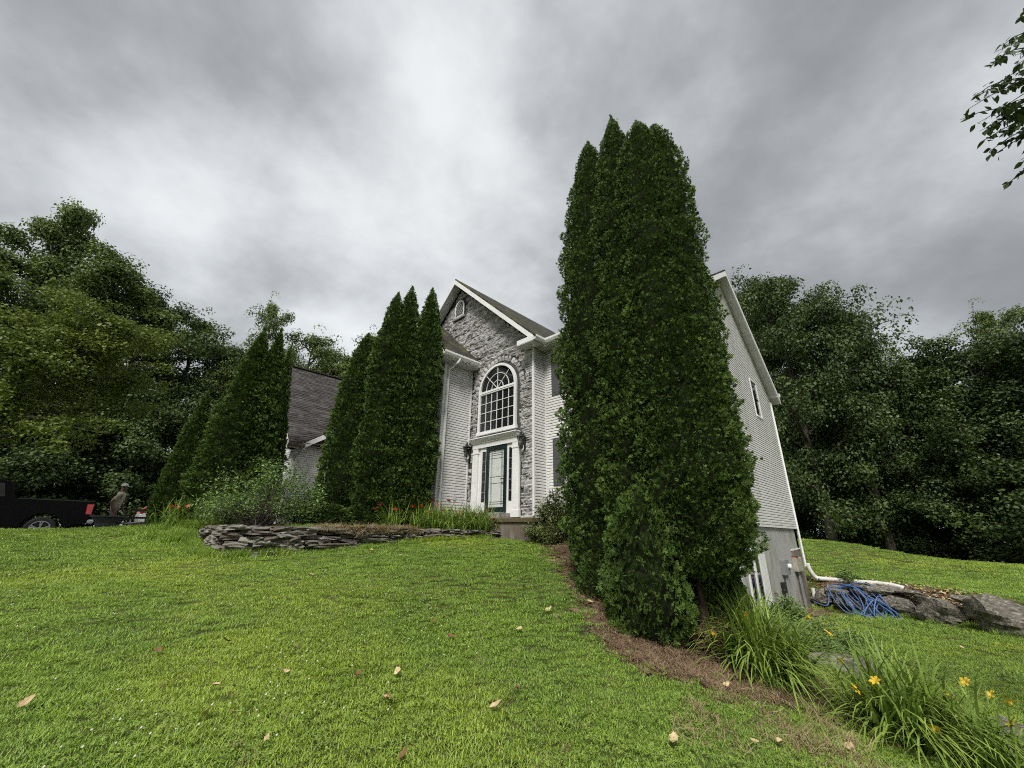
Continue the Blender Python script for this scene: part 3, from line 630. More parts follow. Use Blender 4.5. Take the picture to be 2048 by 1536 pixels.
# --- left wing
siding('wing_side_wall',(XL,YL),(0,1),(1,0),.20,5.58,lambda z:.0,lambda z:YS-YL-.0)
siding('wing_front_wall',(-16.3,YL),(1,0),(0,-1),.20,5.58,lambda z:3.5,lambda z:XL+16.3)
MB().prism([(-16.3,YL,.2),(-12.81,YL,.2),(-12.81,YL,5.58),(-13.57,YL,8.05),(-16.3,YL,5.58)],(0,.12,0)).build('wing_front_wall','siding',H)
MB().prism([(-12.8,YL+.01,5.58),(XL,YL+.01,5.58),(-13.57,YL+.01,8.05)],(0,.11,0)).build('wing_gable','siding',H)
MB().box((XL-.05,YL-.03,.2),(XL+.027,YL+.1,5.58)).build('corner_board','trim',H)
MB().box((XL,YS-.06,.36),(XL+.04,YS-.0,5.56)).build('corner_board','trim',H)
wz=lambda x:5.86+.92*(-10.45-x)
for s in (1,-1):
    e=-13.57+s*3.12
    slope('roof',[(-13.57,7.2,wz(-13.57)),(e,7.2,wz(-10.45)),(e,8.805 if s>0 else 12,wz(-10.45)),(-13.57,8.805 if s>0 else 12,wz(-13.57))],.08,'shingle_moss')
    MB().prism([(-13.57,7.2,wz(-13.57)-.27),(e,7.2,wz(-10.45)-.25),(e,7.2,wz(-10.45)-.06),(-13.57,7.2,wz(-13.57)-.075)],(0,-.03,0)).build('rake_board','trim',H)
MB().box((XL-.4,7.22,5.56),(-10.46,YS-.035,5.59)).build('soffit','soffit',H)
MB().box((-10.48,7.21,5.60),(-10.455,YS-.04,5.76)).build('fascia','trim',H)
gp=[(-10.45,7.17,5.64),(-10.36,7.17,5.64),(-10.32,7.17,5.72),(-10.32,7.17,5.78),(-10.335,7.17,5.78),(-10.335,7.17,5.73),(-10.365,7.17,5.66),(-10.45,7.17,5.66)]
MB().prism(gp,(0,1.58,0)).build('gutter','trim',H)
MB().tube([(-10.38,7.84,5.66),(-10.38,7.84,5.60),(-10.42,7.80,5.50),(XL+.06,7.70,5.30),(XL+.06,7.69,.25)],.045,6).build('downspout','trim',H)
MB().box((XL+.018,8.24,.94),(XL+.05,8.36,1.10)).build('outlet_box','soffit',H,bevel=.005)
MB().box((XL-5.4,YL+.02,-.5),(XL-.02,YS+.3,.198)).build('foundation_wall','concrete',H)
# --- garage wing
XG,YG=-17.2,5.16; GE=2.98
rb=lambda y:3.12+.653*(y-5.35)
siding('garage_side_wall',(XG,YG),(0,1),(1,0),.15,4.9,lambda z:max(0,(z-2.95)/.653+.12),lambda z:3.9)
siding('garage_front_wall',(XG-3,YG),(1,0),(0,-1),.15,2.95,lambda z:0,lambda z:3.0)
MB().prism([(-20.2,YG,.15),(-26.5,YG,.15),(-26.5,YG,2.95),(-21.9,YG,7.1),(XG,YG,2.95),(-20.2,YG,2.95)],(0,.12,0)).build('garage_front_wall','siding',H)
MB().box((XG-.05,YG-.03,.15),(XG+.027,YG+.1,2.95)).build('corner_board','trim',H)
PGa=.93; ge=XG+.38; gz0=3.16; grx=-22.0; grz=gz0+PGa*(ge-grx)
GR=slope('garage_roof',[(ge,4.83,gz0),(grx,4.83,grz),(grx,16,grz),(ge,16,gz0)],.08,'shingle')
# shingle courses: each course a strip of its own, butt edges stepped
rr_=random.Random(4); sl_len=math.hypot(ge-grx,grz-gz0); ncs=46
dxs,dzs=(grx-ge)/sl_len,(grz-gz0)/sl_len; nrm=np.array([-dzs*-1,0,-dxs*-1]); nrm=np.array([dzs,0,-dxs])
for k in range(ncs):
    a0=k*sl_len/ncs; a1=(k+1)*sl_len/ncs+.01; v=[];f_=[];y=4.83; t_=[]
    while y<9.6:
        wd=rr_.uniform(.16,.5); y1=min(y+wd,9.6); lift=rr_.choice((.012,.018,.026)); tn=rr_.choice((0,0,.2,.5,.9)); b=len(v)
        A=np.array([ge+dxs*a0,0,gz0+dzs*a0]);B=np.array([ge+dxs*a1,0,gz0+dzs*a1])
        for P,hh in ((A,.001),(A,lift),(B,.004)):
            for yy in (y+.004,y1): v.append(P+nrm*hh+np.array([0,yy,0]))
        f_+=[(b,b+1,b+3,b+2),(b+2,b+3,b+5,b+4)]; t_+=[tn]*6; y=y1
    me=bpy.data.meshes.new('shingle_course'); me.from_pydata([tuple(p-wl(GR)) for p in v],[],f_); me.materials.append(MT['shingle'])
    me.attributes.new('tint','FLOAT','POINT').data.foreach_set('value',t_); link('shingle_course',me,GR)
MB().beam((grx,4.80,grz+.03),(grx,16,grz+.03),.26,.05).build('ridge_cap','shingle',GR)
slope('garage_roof',[(-27,4.83,gz0),(grx,4.83,grz),(grx,16,grz),(-27,16,gz0)],.08,'shingle')
MB().prism([(ge,4.83,gz0-.26),(grx,4.83,grz-.28),(grx,4.83,grz-.075),(ge,4.83,gz0-.05)],(0,-.03,0)).build('rake_board','trim',H)
MB().box((XG-.2,4.835,2.93),(ge-.02,YG+.0,2.96)).build('soffit','soffit',H)
MB().box((XG-.02,YG-.3,2.93),(ge-.02,5.36,2.96)).build('soffit','soffit',H)
MB().box((ge-.03,4.80,2.93),(ge-.005,5.45,3.10)).build('fascia','trim',H)
MB().prism([(ge,4.78,2.96),(ge+.09,4.78,2.96),(ge+.13,4.78,3.04),(ge+.13,4.78,3.12),(ge+.115,4.78,3.12),(ge+.115,4.78,3.05),(ge,4.78,2.99)],(0,.62,0)).build('gutter','porch',H)
# front-facing cross slope with its rake on the right
slope('garage_roof',[(ge-.03,5.30,rb(5.30)+.08),(ge-.03,9.0,rb(9.0)+.08),(-24,9.0,rb(9.0)+.08),(-24,5.30,rb(5.30)+.08)],.07,'shingle')
MB().prism([(ge-.03,5.33,rb(5.33)-.19),(ge-.03,9.0,rb(9.0)-.19),(ge-.03,9.0,rb(9.0)+.02),(ge-.03,5.33,rb(5.33)+.02)],(.03,0,0)).build('rake_board','trim',H)
MB().prism([(XG-.02,5.33,rb(5.33)-.17),(ge-.031,5.33,rb(5.33)-.17),(ge-.031,9.0,rb(9.0)-.17),(XG-.02,9.0,rb(9.0)-.17)],(0,0,.025)).build('soffit','soffit',H)
MB().tube([(ge+.06,5.36,3.0),(ge+.04,5.36,2.92),(XG+.10,5.30,2.72),(XG+.06,5.29,2.6),(XG+.06,5.28,.15)],.045,6).build('downspout','soffit',H)
MB().box((XG-9,YG+.03,-.5),(XG-.02,YG+4,.148)).build('foundation_wall','concrete',H)

LEAVES=[(-3.58, 0.88, 1), (-3.48, 1.01, 1), (-3.97, 0.99, 1), (-4.98, 0.74, 2), (-4.88, 1.23, 2), (-3.9, 1.43, 1), (-3.36, 2.12, 1), (-3.07, 1.86, 0), (-3.96, 2.11, 1), (-4.2, 2.97, 1), (-4.18, 3.04, 2), (-3.75, 2.95, 2), (-4.81, 3.92, 1), (-4.83, 4.69, 2), (-4.59, 4.94, 1), (-3.55, 3.76, 1), (-3.9, 4.39, 1), (-3.81, 4.55, 1), (-3.73, 5.13, 1), (-3.77, 5.45, 1), (-2.43, 2.43, 1), (-2.55, 2.44, 1), (-2.65, 2.78, 2), (-1.63, 3.3, 1), (-1.32, 3.96, 1), (-1.2, 4.18, 1), (-0.88, 4.81, 1), (-4.45, 0.05, 1), (-12.56, -0.69, 0), (-6.97, 2.69, 1), (-8.23, 4.3, 1), (-7.31, 4.42, 1), (-3.11, 24.28, 1), (-0.48, 11.42, 1), (-0.33, 10.41, 1), (-4.31, 5.71, 0), (-3.52, 1.85, 2), (-3.06, 1.87, 2), (-3.07, 1.09, 0), (-1.09, 15.31, 0), (-0.77, 11.42, 1), (-0.13, 13.28, 0), (-1.97, 21.83, 0), (-0.62, 18.64, 0), (0.08, 23.99, 0), (-3.85, 4.66, 0), (-1.85, 4.99, 1), (-2.45, 1.63, 2)]
TIPS=[(1.05, 4.69, 3.59), (1.13, 4.83, 3.37), (1.16, 4.59, 3.68), (1.29, 4.46, 3.8), (1.36, 4.38, 3.87), (1.17, 4.91, 3.24), (1.19, 5.06, 2.99), (1.45, 4.27, 3.96), (1.11, 4.65, 3.63), (1.14, 4.78, 3.45), (1.38, 4.54, 3.67), (1.32, 4.79, 3.37), (1.3, 4.96, 3.12)]
# ---------------------------------------------------------------- rocks
def rock_mesh(seed,m,cuts=2,noise_=.16,name='stone',boxy=.7,smooth=False,tint=None):
    r=np.random.default_rng(seed); bm=bmesh.new(); bmesh.ops.create_cube(bm,size=1); bmesh.ops.subdivide_edges(bm,edges=bm.edges[:],cuts=cuts,use_grid_fill=True)
    ph=r.uniform(0,6,(6,3)); fq=r.uniform(2,6,(6,3)); am=r.uniform(.2,1,6)
    for v in bm.verts:
        p=np.array(v.co); n=p/ (np.linalg.norm(p)+1e-9); q=p*boxy+n*.62*(1-boxy)
        d=sum(a*np.sin((f*p).sum()+h.sum()) for a,f,h in zip(am,fq,ph))/4
        q=q+n*d*noise_+r.normal(0,noise_*.22,3); v.co=q
    bmesh.ops.triangulate(bm,faces=bm.faces); me=bpy.data.meshes.new(name); bm.to_mesh(me); bm.free()
    me.materials.append(MT[m]); t=r.choice([0,0,.15,.4,.7]) if tint is None else tint
    me.attributes.new('tint','FLOAT','POINT').data.foreach_set('value',[float(t)]*len(me.vertices))
    if smooth: me.polygons.foreach_set('use_smooth',[True]*len(me.polygons))
    return me
RM=[rock_mesh(i,'wallstone',2,.2,boxy=.78) for i in range(14)]
WP=np.array([(-13.0,2.35),(-12.6,2.2),(-11.4,2.1),(-10.3,2.02),(-9.6,2.08),(-9.38,2.5),(-9.42,3.1),(-9.08,4.35),(-9.12,6.0),(-8.62,7.4),(-8.45,7.85)])
seg=np.hypot(*np.diff(WP,axis=0).T); cum=np.concatenate([[0],np.cumsum(seg)]); WLEN=cum[-1]
def wp(s):
    i=min(max(np.searchsorted(cum,s)-1,0),len(seg)-1); t=(s-cum[i])/seg[i]; p=WP[i]*(1-t)+WP[i+1]*t; d=(WP[i+1]-WP[i])/seg[i]; return p,d
gw=empty('garden_wall',(-9.4,3,-.5),'low dry stacked wall of flat grey stones in front of the tall evergreens','stone wall')
rw=random.Random(8)
for course in range(9):
    s=rw.uniform(-.2,0)
    while s<WLEN:
        h=rw.uniform(.06,.11) if course<6 else rw.uniform(.05,.08); w_=rw.uniform(.16,.45) if rw.random()<.8 else rw.uniform(.5,.9)
        mid=min(max(s+w_/2,0),WLEN-.02); p,d=wp(mid); base=G(p[0],p[1])-.08
        top=.035 if mid<9 else .035-.03*(mid-9); hh=(top-base)/ (7 if mid<7.5 else 6); zc=base+(course+.5)*hh
        if zc<top-.01:
            nn=np.array([-d[1],d[0]]); off=.05*course/7*1.2+rw.uniform(-.09,.07)
            o=link('stone',rw.choice(RM),gw); q=p+nn*(off+.10)
            o.location=Vector((q[0],q[1],zc+rw.uniform(-.012,.012)))-gw.location; o.scale=(w_*.98,rw.uniform(.32,.5),hh*rw.uniform(.78,1.12)); o.rotation_euler=(rw.uniform(-.06,.06),rw.uniform(-.05,.05),math.atan2(d[1],d[0])+rw.uniform(-.10,.10))
        s+=w_*.97
def boulder_mesh(seed,name='boulder'):
    r=np.random.default_rng(seed); bm=bmesh.new(); bmesh.ops.create_cube(bm,size=1); bmesh.ops.subdivide_edges(bm,edges=bm.edges[:],cuts=11,use_grid_fill=True)
    P=np.array([v.co for v in bm.verts]); n=P/np.linalg.norm(P,axis=1,keepdims=True); m_=np.abs(P).max(1,keepdims=True)
    q=P*.55+n*.62*.45
    for k in range(10):       # planar chips knocked off the corners
        d=r.normal(0,1,3)*[1,1,.8]; d/=np.linalg.norm(d); c=r.uniform(.30,.46); e=q@d-c; q=q-np.maximum(e,0)[:,None]*d*.97
    for f_,a_ in ((3,.035),(7,.022),(15,.016),(30,.010)):
        w_=r.normal(0,f_,(5,3))*[1,1,1.7]; ph=r.uniform(0,6.28,5); q=q+n*(np.sin(q@w_.T+ph).sum(1)/5*a_*2)[:,None]
    q[:,2]+=.012*np.sign(np.sin(q[:,2]*24+q[:,0]*3))*(np.abs(P[:,2])<.45)
    for v,p in zip(bm.verts,q): v.co=p
    me=bpy.data.meshes.new(name); bm.to_mesh(me); bm.free(); me.materials.append(MT['boulder']); me.polygons.foreach_set('use_smooth',[True]*len(me.polygons)); me.set_sharp_from_angle(angle=.42); return me
# rock retaining wall on the right
bw=empty('boulder_wall',(-1,18,-2.2),'retaining wall of large weathered boulders below the upper right lawn','stone wall')
BO=[(.78,15.75,-1.72,1.75,1.2,.95,-.75),(-.33,17.35,-1.86,1.35,.9,.72,-.8),(-1.22,18.45,-1.95,1.05,.7,.5,-.35),(-1.75,18.85,-1.62,1.25,.7,.36,-.2),(-2.7,19.25,-1.78,.95,.6,.5,-.1),(-3.35,19.4,-2.05,.8,.6,.55,0),(-2.5,19.0,-2.15,.9,.6,.42,.1),
    (2.6,14.0,-1.75,1.7,1.2,.9,-.7),(4.3,12.95,-1.85,1.6,1.1,.9,-.5),(-.9,18.35,-1.58,.75,.5,.2,-.6),(-1.6,18.45,-2.2,.7,.4,.28,-.2),(-.05,17.15,-2.2,.4,.3,.2,.4),(.25,16.65,-1.5,.6,.4,.22,-.8)]
for i,(x,y,z,a,b,c,rz) in enumerate(BO):
    me=boulder_mesh(100+i); o=link('boulder',me,bw); o.location=Vector((x,y,z))-bw.location; o.scale=(a*1.02,b*1.05,c*.98); o.rotation_euler=(.05*(i%3-1),.04*(i%2),rz)
for i,(x,y,a,b,c,rz,lab) in enumerate([(-1.4,8.45,1.15,.7,.42,.5,'flat grey rock sunk in the grass behind the nearest yellow daylilies'),(.12,7.15,.9,.62,.34,-.9,'pale lichen covered rock at the lower right edge beyond the daylilies'),(-.95,7.4,.55,.4,.22,.3,'small dark rock between the two yellow daylily clumps')]):
    o=link('rock',boulder_mesh(140+i,'rock')); o.location=(x,y,G(x,y)+.06); o.scale=(a,b,c); o.rotation_euler=(.1,0,rz); tag(o,lab,'rock')
# ---------------------------------------------------------------- arborvitae
def vnoise(u,v,nu,nv,seed,wrap=True):
    g=np.random.default_rng(seed).uniform(-1,1,(nv+2,nu)); u=np.mod(u,1)*nu; v=np.clip(v,0,1)*nv
    i=np.floor(u).astype(int)%nu; j=np.minimum(np.floor(v).astype(int),nv); a=u-np.floor(u); b=v-j
    a=a*a*(3-2*a); b=b*b*(3-2*b); i2=(i+1)%nu
    return (g[j,i]*(1-a)+g[j,i2]*a)*(1-b)+(g[j+1,i]*(1-a)+g[j+1,i2]*a)*b
def fan(seed):
    r=np.random.default_rng(seed); V=[];F=[];T=[]
    def leaf(o,ang,l,w,z):
        b=len(V); d=np.array([math.sin(ang),math.cos(ang),z]); s=np.array([math.cos(ang),-math.sin(ang),0]); o=np.array(o)
        V.extend([o,o+d*l*.55+s*w*.5+[0,0,.02],o+d*l,o+d*l*.55-s*w*.5+[0,0,.02]]); F.extend([(b,b+1,b+2),(b,b+2,b+3)]); T.extend([0,.35,1,.35])
    leaf((0,0,0),r.normal(0,.1),1,.30,r.normal(0,.12))
    for k,s in ((.12,1),(.22,-1),(.5,1)):
        leaf((0,k,0),s*r.uniform(.5,.95),r.uniform(.6,.85)*(1.05-k*.4),.26,r.normal(0,.25))
    return np.array(V),np.array(F),np.array(T)
FANS=[fan(i) for i in range(4)]
def arb_crown(seed,Hh,Rr,nsp,prof,size=.12,h0=0.0,stems=((0,0,1.),)):
    """foliage + dark inner branches of one columnar evergreen; base at origin. stems: (dx,dy,height factor)"""
    r=np.random.default_rng(seed); Vs=[];Fs=[];Ts=[];cV=[];cF=[];off=0;coff=0
    for si,(dx,dy,hf) in enumerate(stems):
        h=Hh*hf; n=int(nsp/len(stems)); t=r.uniform(h0,1,n*3); pr=np.interp(t,*prof); acc=r.uniform(0,1,len(t))<(pr/pr.max()*.9+.1); t=t[acc][:n]; n=len(t)
        th=r.uniform(0,1,n); nu,nv=max(6,int(2*math.pi*Rr/.42)),int(h/.36)
        def rad(th,t): return Rr*np.interp(t,*prof)*(1+.10*vnoise(th,t,5,int(h/1.1),seed+si)+.10*vnoise(th,t,nu,nv*2,seed+7+si)+.30*(np.abs(vnoise(th,t,int(nu*1.6),int(nv*2.6),seed+9+si))-.28))
        cl=.4*vnoise(th,t,nu,nv*2,seed+7+si)+2.0*(np.abs(vnoise(th,t,int(nu*1.6),int(nv*2.6),seed+9+si))-.33)  # lump tops lighter, creases darker: crevice shade put into the tint
        rr=rad(th,t)-np.abs(r.normal(0,.04,n))+np.where(r.uniform(0,1,n)<.03,r.uniform(0,.05,n),-.01)
        a=th*2*math.pi; rd=np.stack([np.cos(a),np.sin(a),np.zeros(n)],1)
        pos=rd*np.maximum(rr,0)[:,None]; pos[:,2]=t*h; pos+= np.array([dx,dy,0])*(.35+.65*t)[:,None]
        el=r.normal(.55,.42,n); el=np.where(t>.96,1.35,el); d=rd*np.cos(el)[:,None]; d[:,2]=np.sin(el); d+=r.normal(0,.22,(n,3))
        fr_=frames(d,r.uniform(0,6.28,n)); sz=size*r.uniform(.7,1.3,n)
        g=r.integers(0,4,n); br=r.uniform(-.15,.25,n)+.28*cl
        for k in range(4):
            m=g==k; tv,tf,tt=FANS[k]; V,F=scatter(tv,tf,pos[m]-d[m]/np.linalg.norm(d[m],axis=1,keepdims=True)*sz[m,None]*.35,fr_[m],sz[m])
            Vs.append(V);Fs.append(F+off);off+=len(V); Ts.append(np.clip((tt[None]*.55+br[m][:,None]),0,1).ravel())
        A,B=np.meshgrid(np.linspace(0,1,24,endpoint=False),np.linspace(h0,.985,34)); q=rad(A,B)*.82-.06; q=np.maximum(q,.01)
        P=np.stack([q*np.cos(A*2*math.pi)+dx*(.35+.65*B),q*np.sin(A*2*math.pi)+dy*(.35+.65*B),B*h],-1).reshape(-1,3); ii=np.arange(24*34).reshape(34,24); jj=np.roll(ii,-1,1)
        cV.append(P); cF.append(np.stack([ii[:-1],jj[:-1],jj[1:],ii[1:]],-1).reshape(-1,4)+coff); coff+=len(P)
    fo=tri_mesh('foliage',np.concatenate(Vs),np.concatenate(Fs),'arb',np.concatenate(Ts)); co=tri_mesh('shade_core',np.concatenate(cV),np.concatenate(cF),'core',smooth=True)
    return fo,co
PR_FULL=(np.array([0,.03,.10,.22,.38,.55,.72,.85,.93,.98,1]),np.array([.62,.78,.92,1.0,.97,.88,.74,.56,.38,.20,.03]))
PR_LIFT=(np.array([0,.085,.12,.165,.28,.45,.65,.80,.90,.96,1]),np.array([.25,.40,.92,1.0,.99,.93,.83,.70,.53,.32,.04]))
PR_TALL=(np.array([0,.03,.10,.22,.38,.55,.70,.82,.90,.96,1]),np.array([.66,.84,.97,1.0,.97,.90,.80,.65,.48,.26,.02]))
PR_TIP=(np.array([0,.03,.10,.22,.38,.55,.70,.82,.90,.96,1]),np.array([.66,.84,.97,1.0,.97,.90,.78,.60,.42,.22,.02]))
PR_CONE=(np.array([0,.05,.15,.3,.5,.7,.85,.95,1]),np.array([.78,.95,1.0,.93,.74,.51,.30,.13,.02]))
def put_arb(meshes,x,y,z,rot,sx,sz,label,group,trunk_h=1.4,tr_=.09):
    t=empty('arborvitae',(x,y,z),label,'evergreen tree',group); t.rotation_euler=(0,0,rot); t.scale=(sx,sx,sz)
    for n_,me in zip(('foliage','shade_core'),meshes): link(n_,me,t)
    mb=MB(); mb.tube([(0,0,-.25),(.02,0,.4),(0,.02,trunk_h)],[tr_*1.3,tr_,tr_*.7],8); me=bpy.data.meshes.new('trunk'); me.from_pydata(mb.v,[],mb.f); me.materials.append(MT['bark_red']); link('trunk',me,t)
    return t
GA='arborvitae by the house corner'
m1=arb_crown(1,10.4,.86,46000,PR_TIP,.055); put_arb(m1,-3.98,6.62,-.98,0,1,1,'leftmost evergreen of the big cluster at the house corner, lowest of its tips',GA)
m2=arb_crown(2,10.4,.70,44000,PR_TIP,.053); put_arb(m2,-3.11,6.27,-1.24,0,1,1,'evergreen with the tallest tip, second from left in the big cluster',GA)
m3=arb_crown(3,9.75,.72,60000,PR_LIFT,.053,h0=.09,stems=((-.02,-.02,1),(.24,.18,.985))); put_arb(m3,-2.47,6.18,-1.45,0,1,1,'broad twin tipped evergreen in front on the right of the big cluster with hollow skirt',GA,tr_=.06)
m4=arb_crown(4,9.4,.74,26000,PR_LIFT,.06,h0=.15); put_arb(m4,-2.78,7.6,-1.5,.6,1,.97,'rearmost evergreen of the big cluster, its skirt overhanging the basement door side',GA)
small=arb_crown(21,1.5,.55,4200,PR_FULL,.065)
for x,y,s,h,lab in ((-2.92,5.58,.74,1.3,'low rounded evergreen column at the foot of the tallest big evergreen'),(-2.27,6.42,.40,1.22,'small round evergreen shoot beside the hollow under the big cluster'),(-3.95,5.98,.45,.5,'little evergreen mound at the left foot of the big cluster'),(-2.72,8.1,.5,.62,'squat evergreen shoot behind the yellow daylilies, near the basement door'),(-11.05,4.6,.7,.45,'small dark evergreen mound on the planting bed by the dry grass')):
    put_arb(small,x,y,max(G(x,y),-.02 if x<-9.6 else -9)-.05,x*7,s*1.35,h,lab,'young evergreen shoots',.6,.04)
b1=arb_crown(31,7.9,.60,18000,PR_TIP,.075); b2=arb_crown(32,6.6,.80,17000,PR_CONE,.08); b3=arb_crown(33,4.6,.74,11000,PR_CONE,.085); b4=arb_crown(34,6.6,.74,17000,PR_TIP,.08)
GB='arborvitae row in front of the left wing'
put_arb(b1,-10.86,6.78,-.05,.4,1.0,1.05,'slim evergreen touching the siding corner left of the front door',GB)
put_arb(b1,-11.08,6.1,-.05,2.4,1.0,1.03,'tallest pointed evergreen in the row left of the front door',GB)
put_arb(b1,-11.28,5.7,-.05,4.1,1.05,.985,'evergreen with the left tip of the three spires beside the stone gable',GB)
put_arb(b4,-11.95,5.75,-.02,1.1,.92,1.0,'shorter evergreen whose tip stands just left of the three spires',GB)
put_arb(b4,-12.3,5.32,-.02,3.0,1.0,.965,'leaning edged evergreen right of the dark garage roof',GB)
GC='arborvitae by the garage'
put_arb(b2,-14.75,2.75,-.05,.3,1.15,.985,'broad evergreen left of the garage roof, left of its two tips',GC)
put_arb(b2,-14.75,3.25,-.05,2.2,.95,1.01,'narrow evergreen left of the garage roof, right of the two tips',GC)
put_arb(b2,-15.9,3.95,-.02,4.2,.75,1.0,'slender evergreen against the garage eave, lower and behind',GC)
put_arb(b3,-16.45,1.92,-.05,.3,.85,.95,'short evergreen beside the driveway, leftmost of the row',GC)
put_arb(b3,-16.25,2.4,-.05,2.4,.85,1.0,'short evergreen second from the driveway end of the row',GC)
# ---------------------------------------------------------------- broad-leaved trees
def broad(seed,Hh,spread,cb,nl,per,size,m,lean=(0,0),shape=None,droop=.25,sig=.32,sub=6,flat=.55,trunk_r=None,bare=.0):
    r=np.random.default_rng(seed); wood=MB(); C=[]; tr0=trunk_r or Hh*.016
    top=np.array([lean[0],lean[1],Hh*.93]); k=9
    ax=[np.array([0,0,-.3])+top*np.array([t**1.3,t**1.3,t])+np.array([*r.normal(0,.05*Hh*.1,2),0])*(t>0) for t in np.linspace(0,1,k)]
    wood.tube(ax,[tr0*(1.25-1.15*t) for t in np.linspace(0,1,k)],7)
    shape=shape or (lambda t:math.sin(math.pi*min(1,.18+.80*t))**.8)
    for i in range(nl):
        t=i/(nl-1); h=cb+(1-cb)*(t**.9)*.95; p0=np.array([np.interp(h,np.linspace(0,1,k),[a[j] for a in ax]) for j in range(3)])
        a=i*2.39996+r.normal(0,.3); ln=spread*shape(t)*r.uniform(.75,1.15); upw=.15+.75*t+r.normal(0,.12)
        d=np.array([math.cos(a),math.sin(a),upw]); d/=np.linalg.norm(d); pts=[p0]; q=p0
        for s in range(5): q=q+d*ln/5; d=d+r.normal(0,.12,3)+np.array([0,0,-.05*droop*s]); d/=np.linalg.norm(d); pts.append(q)
        wood.tube(pts,[tr0*.42*(1.1-.19*s)*(1.1-.6*t) for s in range(6)],5,cap=False)
        for s in range(sub):
            f=r.uniform(.25,1); b0=pts[min(int(f*5),4)]; dd=np.array([*r.normal(0,1,2),r.normal(.15,.45)]); dd=dd/np.linalg.norm(dd)+np.array([math.cos(a),math.sin(a),.1])*.5; l2=ln*r.uniform(.22,.42); e=b0+dd*l2
            wood.tube([b0,(b0+e)/2+r.normal(0,.04,3)*l2,e],[tr0*.13,tr0*.09,tr0*.04],4,cap=False)
            for u in (.35,.6,.8,1.0,1.1): C.append(b0+dd*l2*u+r.normal(0,.12*l2,3))
        C+= [pts[4],pts[5],pts[5]]
    C+= [ax[-1]+r.normal(0,.3,3) for _ in range(4)]
    C=np.array(C); C=C[r.uniform(0,1,len(C))>bare]; n=len(C)*per; c=np.repeat(C,per,0); ctint=np.repeat(r.uniform(-.2,.35,len(C)),per)
    dr_=r.normal(0,1,(n,3)); dr_[:,2]+=.45; dr_/=np.linalg.norm(dr_,axis=1,keepdims=True); br_=np.repeat(r.uniform(.7,1.5,len(C)),per)*sig*1.45
    pos=c+dr_*(br_*r.uniform(.35,1,n)**.5)[:,None]*np.array([1,1,flat+.2])
    nz=dr_*[.8,.8,.7]+[0,0,.45]+r.normal(0,.42,(n,3)); nz/=np.linalg.norm(nz,axis=1,keepdims=True); ty=np.cross(nz,r.normal(0,1,(n,3))); ty[:,2]-=.15; ty-=nz*(ty*nz).sum(1,keepdims=True); ty/=np.linalg.norm(ty,axis=1,keepdims=True)
    fr_=np.stack([np.cross(ty,nz),ty,nz],2); sz=size*r.uniform(.65,1.25,n)
    tv=np.array([(0,0,0),(.36,.45,.10),(0,1,-.08),(-.36,.45,.10)]); tf=np.array([(0,1,2),(0,2,3)])
    V,F=scatter(tv,tf,pos,fr_,sz); T=np.clip(np.repeat(ctint+r.uniform(-.1,.35,n),4),0,1)
    lm=tri_mesh('crown',V,F,m,T); wm=bpy.data.meshes.new('trunk'); wm.from_pydata([tuple(map(float,v)) for v in wood.v],[],wood.f); wm.materials.append(MT['bark']); wm.polygons.foreach_set('use_smooth',[True]*len(wm.polygons))
    return wm,lm
def put_tree(ms,x,y,z,rot,sx,sz,name,label,group=None,cat='tree'):
    t=empty(name,(x,y,z),label,cat,group); t.rotation_euler=(0,0,rot); t.scale=(sx,sx,sz); link('trunk',ms[0],t); link('crown',ms[1],t); return t
TA=broad(51,16,5.0,.10,28,56,.165,'leafA',sig=.46,flat=.5); TB=broad(52,16,4.2,.16,28,52,.155,'leafB',sig=.42,flat=.5,shape=lambda t:1.05-.75*t); TC=broad(53,14,4.6,.06,28,56,.165,'leafA',sig=.48,flat=.5,shape=lambda t:1-.45*t)
TD=broad(54,16,3.6,.35,18,28,.15,'leafB',sig=.33,bare=.3); TE=broad(55,8,3.4,.02,20,40,.16,'leafA',sig=.38,shape=lambda t:1-.5*t)
GR_='trees of the wood behind the upper right lawn'
for (ms,h0),x,y,zt,rot,sx,lab in [((TA,16),-5.0,36.2,22.6,.3,1.1,'tallest dense tree rising just right of the house gable'),((TB,16),-8.3,42,25,1.2,1.2,'thin leaved tree peeping out beside the peak of the right gable'),((TC,14),-2.2,37.5,17.6,2.2,1.05,'dark full tree stepping down from the tallest one behind the right lawn'),
   ((TA,16),1.5,39,13.2,3.3,1.0,'dark tree in the middle of the wood behind the right lawn'),((TC,14),4.2,38.2,13.0,4.5,1.05,'broad dark tree right of the middle of the right hand wood'),((TD,16),7.0,46,18.6,.9,1.0,'sparse airy tree standing above the wood at the far right'),((TD,16),-.6,45,18.3,2.9,1.0,'sparse feathery treetop in the dip of the right hand treeline'),((TC,14),7.2,35.8,12.0,5.2,1.05,'dense tree at the right edge of the picture behind the lawn'),
   ((TA,16),11.5,38,13.5,.1,1.1,None),((TA,16),-13,45,22,2,1.1,None),((TC,14),1,47,14,1,1.3,None),((TC,14),9,49,14,2,1.4,None),((TC,14),-6,46,15,3,1.3,None)]:
    g=G(x,y); put_tree(ms,x,y,g,rot,sx,(zt-g)/h0,'leafy_tree',lab or 'dark tree deep inside the wood, mostly hidden by nearer trees',GR_)
for x,y,h,rot,sx in ((-5.6,40,7.5,0,1.2),(-2.6,41,7,1,1.2),(.2,41,6.5,2,1.2),(2.9,41,6.5,3,1.2),(5.6,41,6.5,4,1.2),(8.6,40.4,6.5,5,1.2),(11,40,7,2.6,1.2),(-9,40.5,7,.7,1.2)):
    g=G(x,y); put_tree(TE,x,y,g,rot,sx,(h)/8,'understory_tree','low dark bushy tree at the edge of the right hand wood',GR_+' edge')
GL='trees behind the driveway and garage'
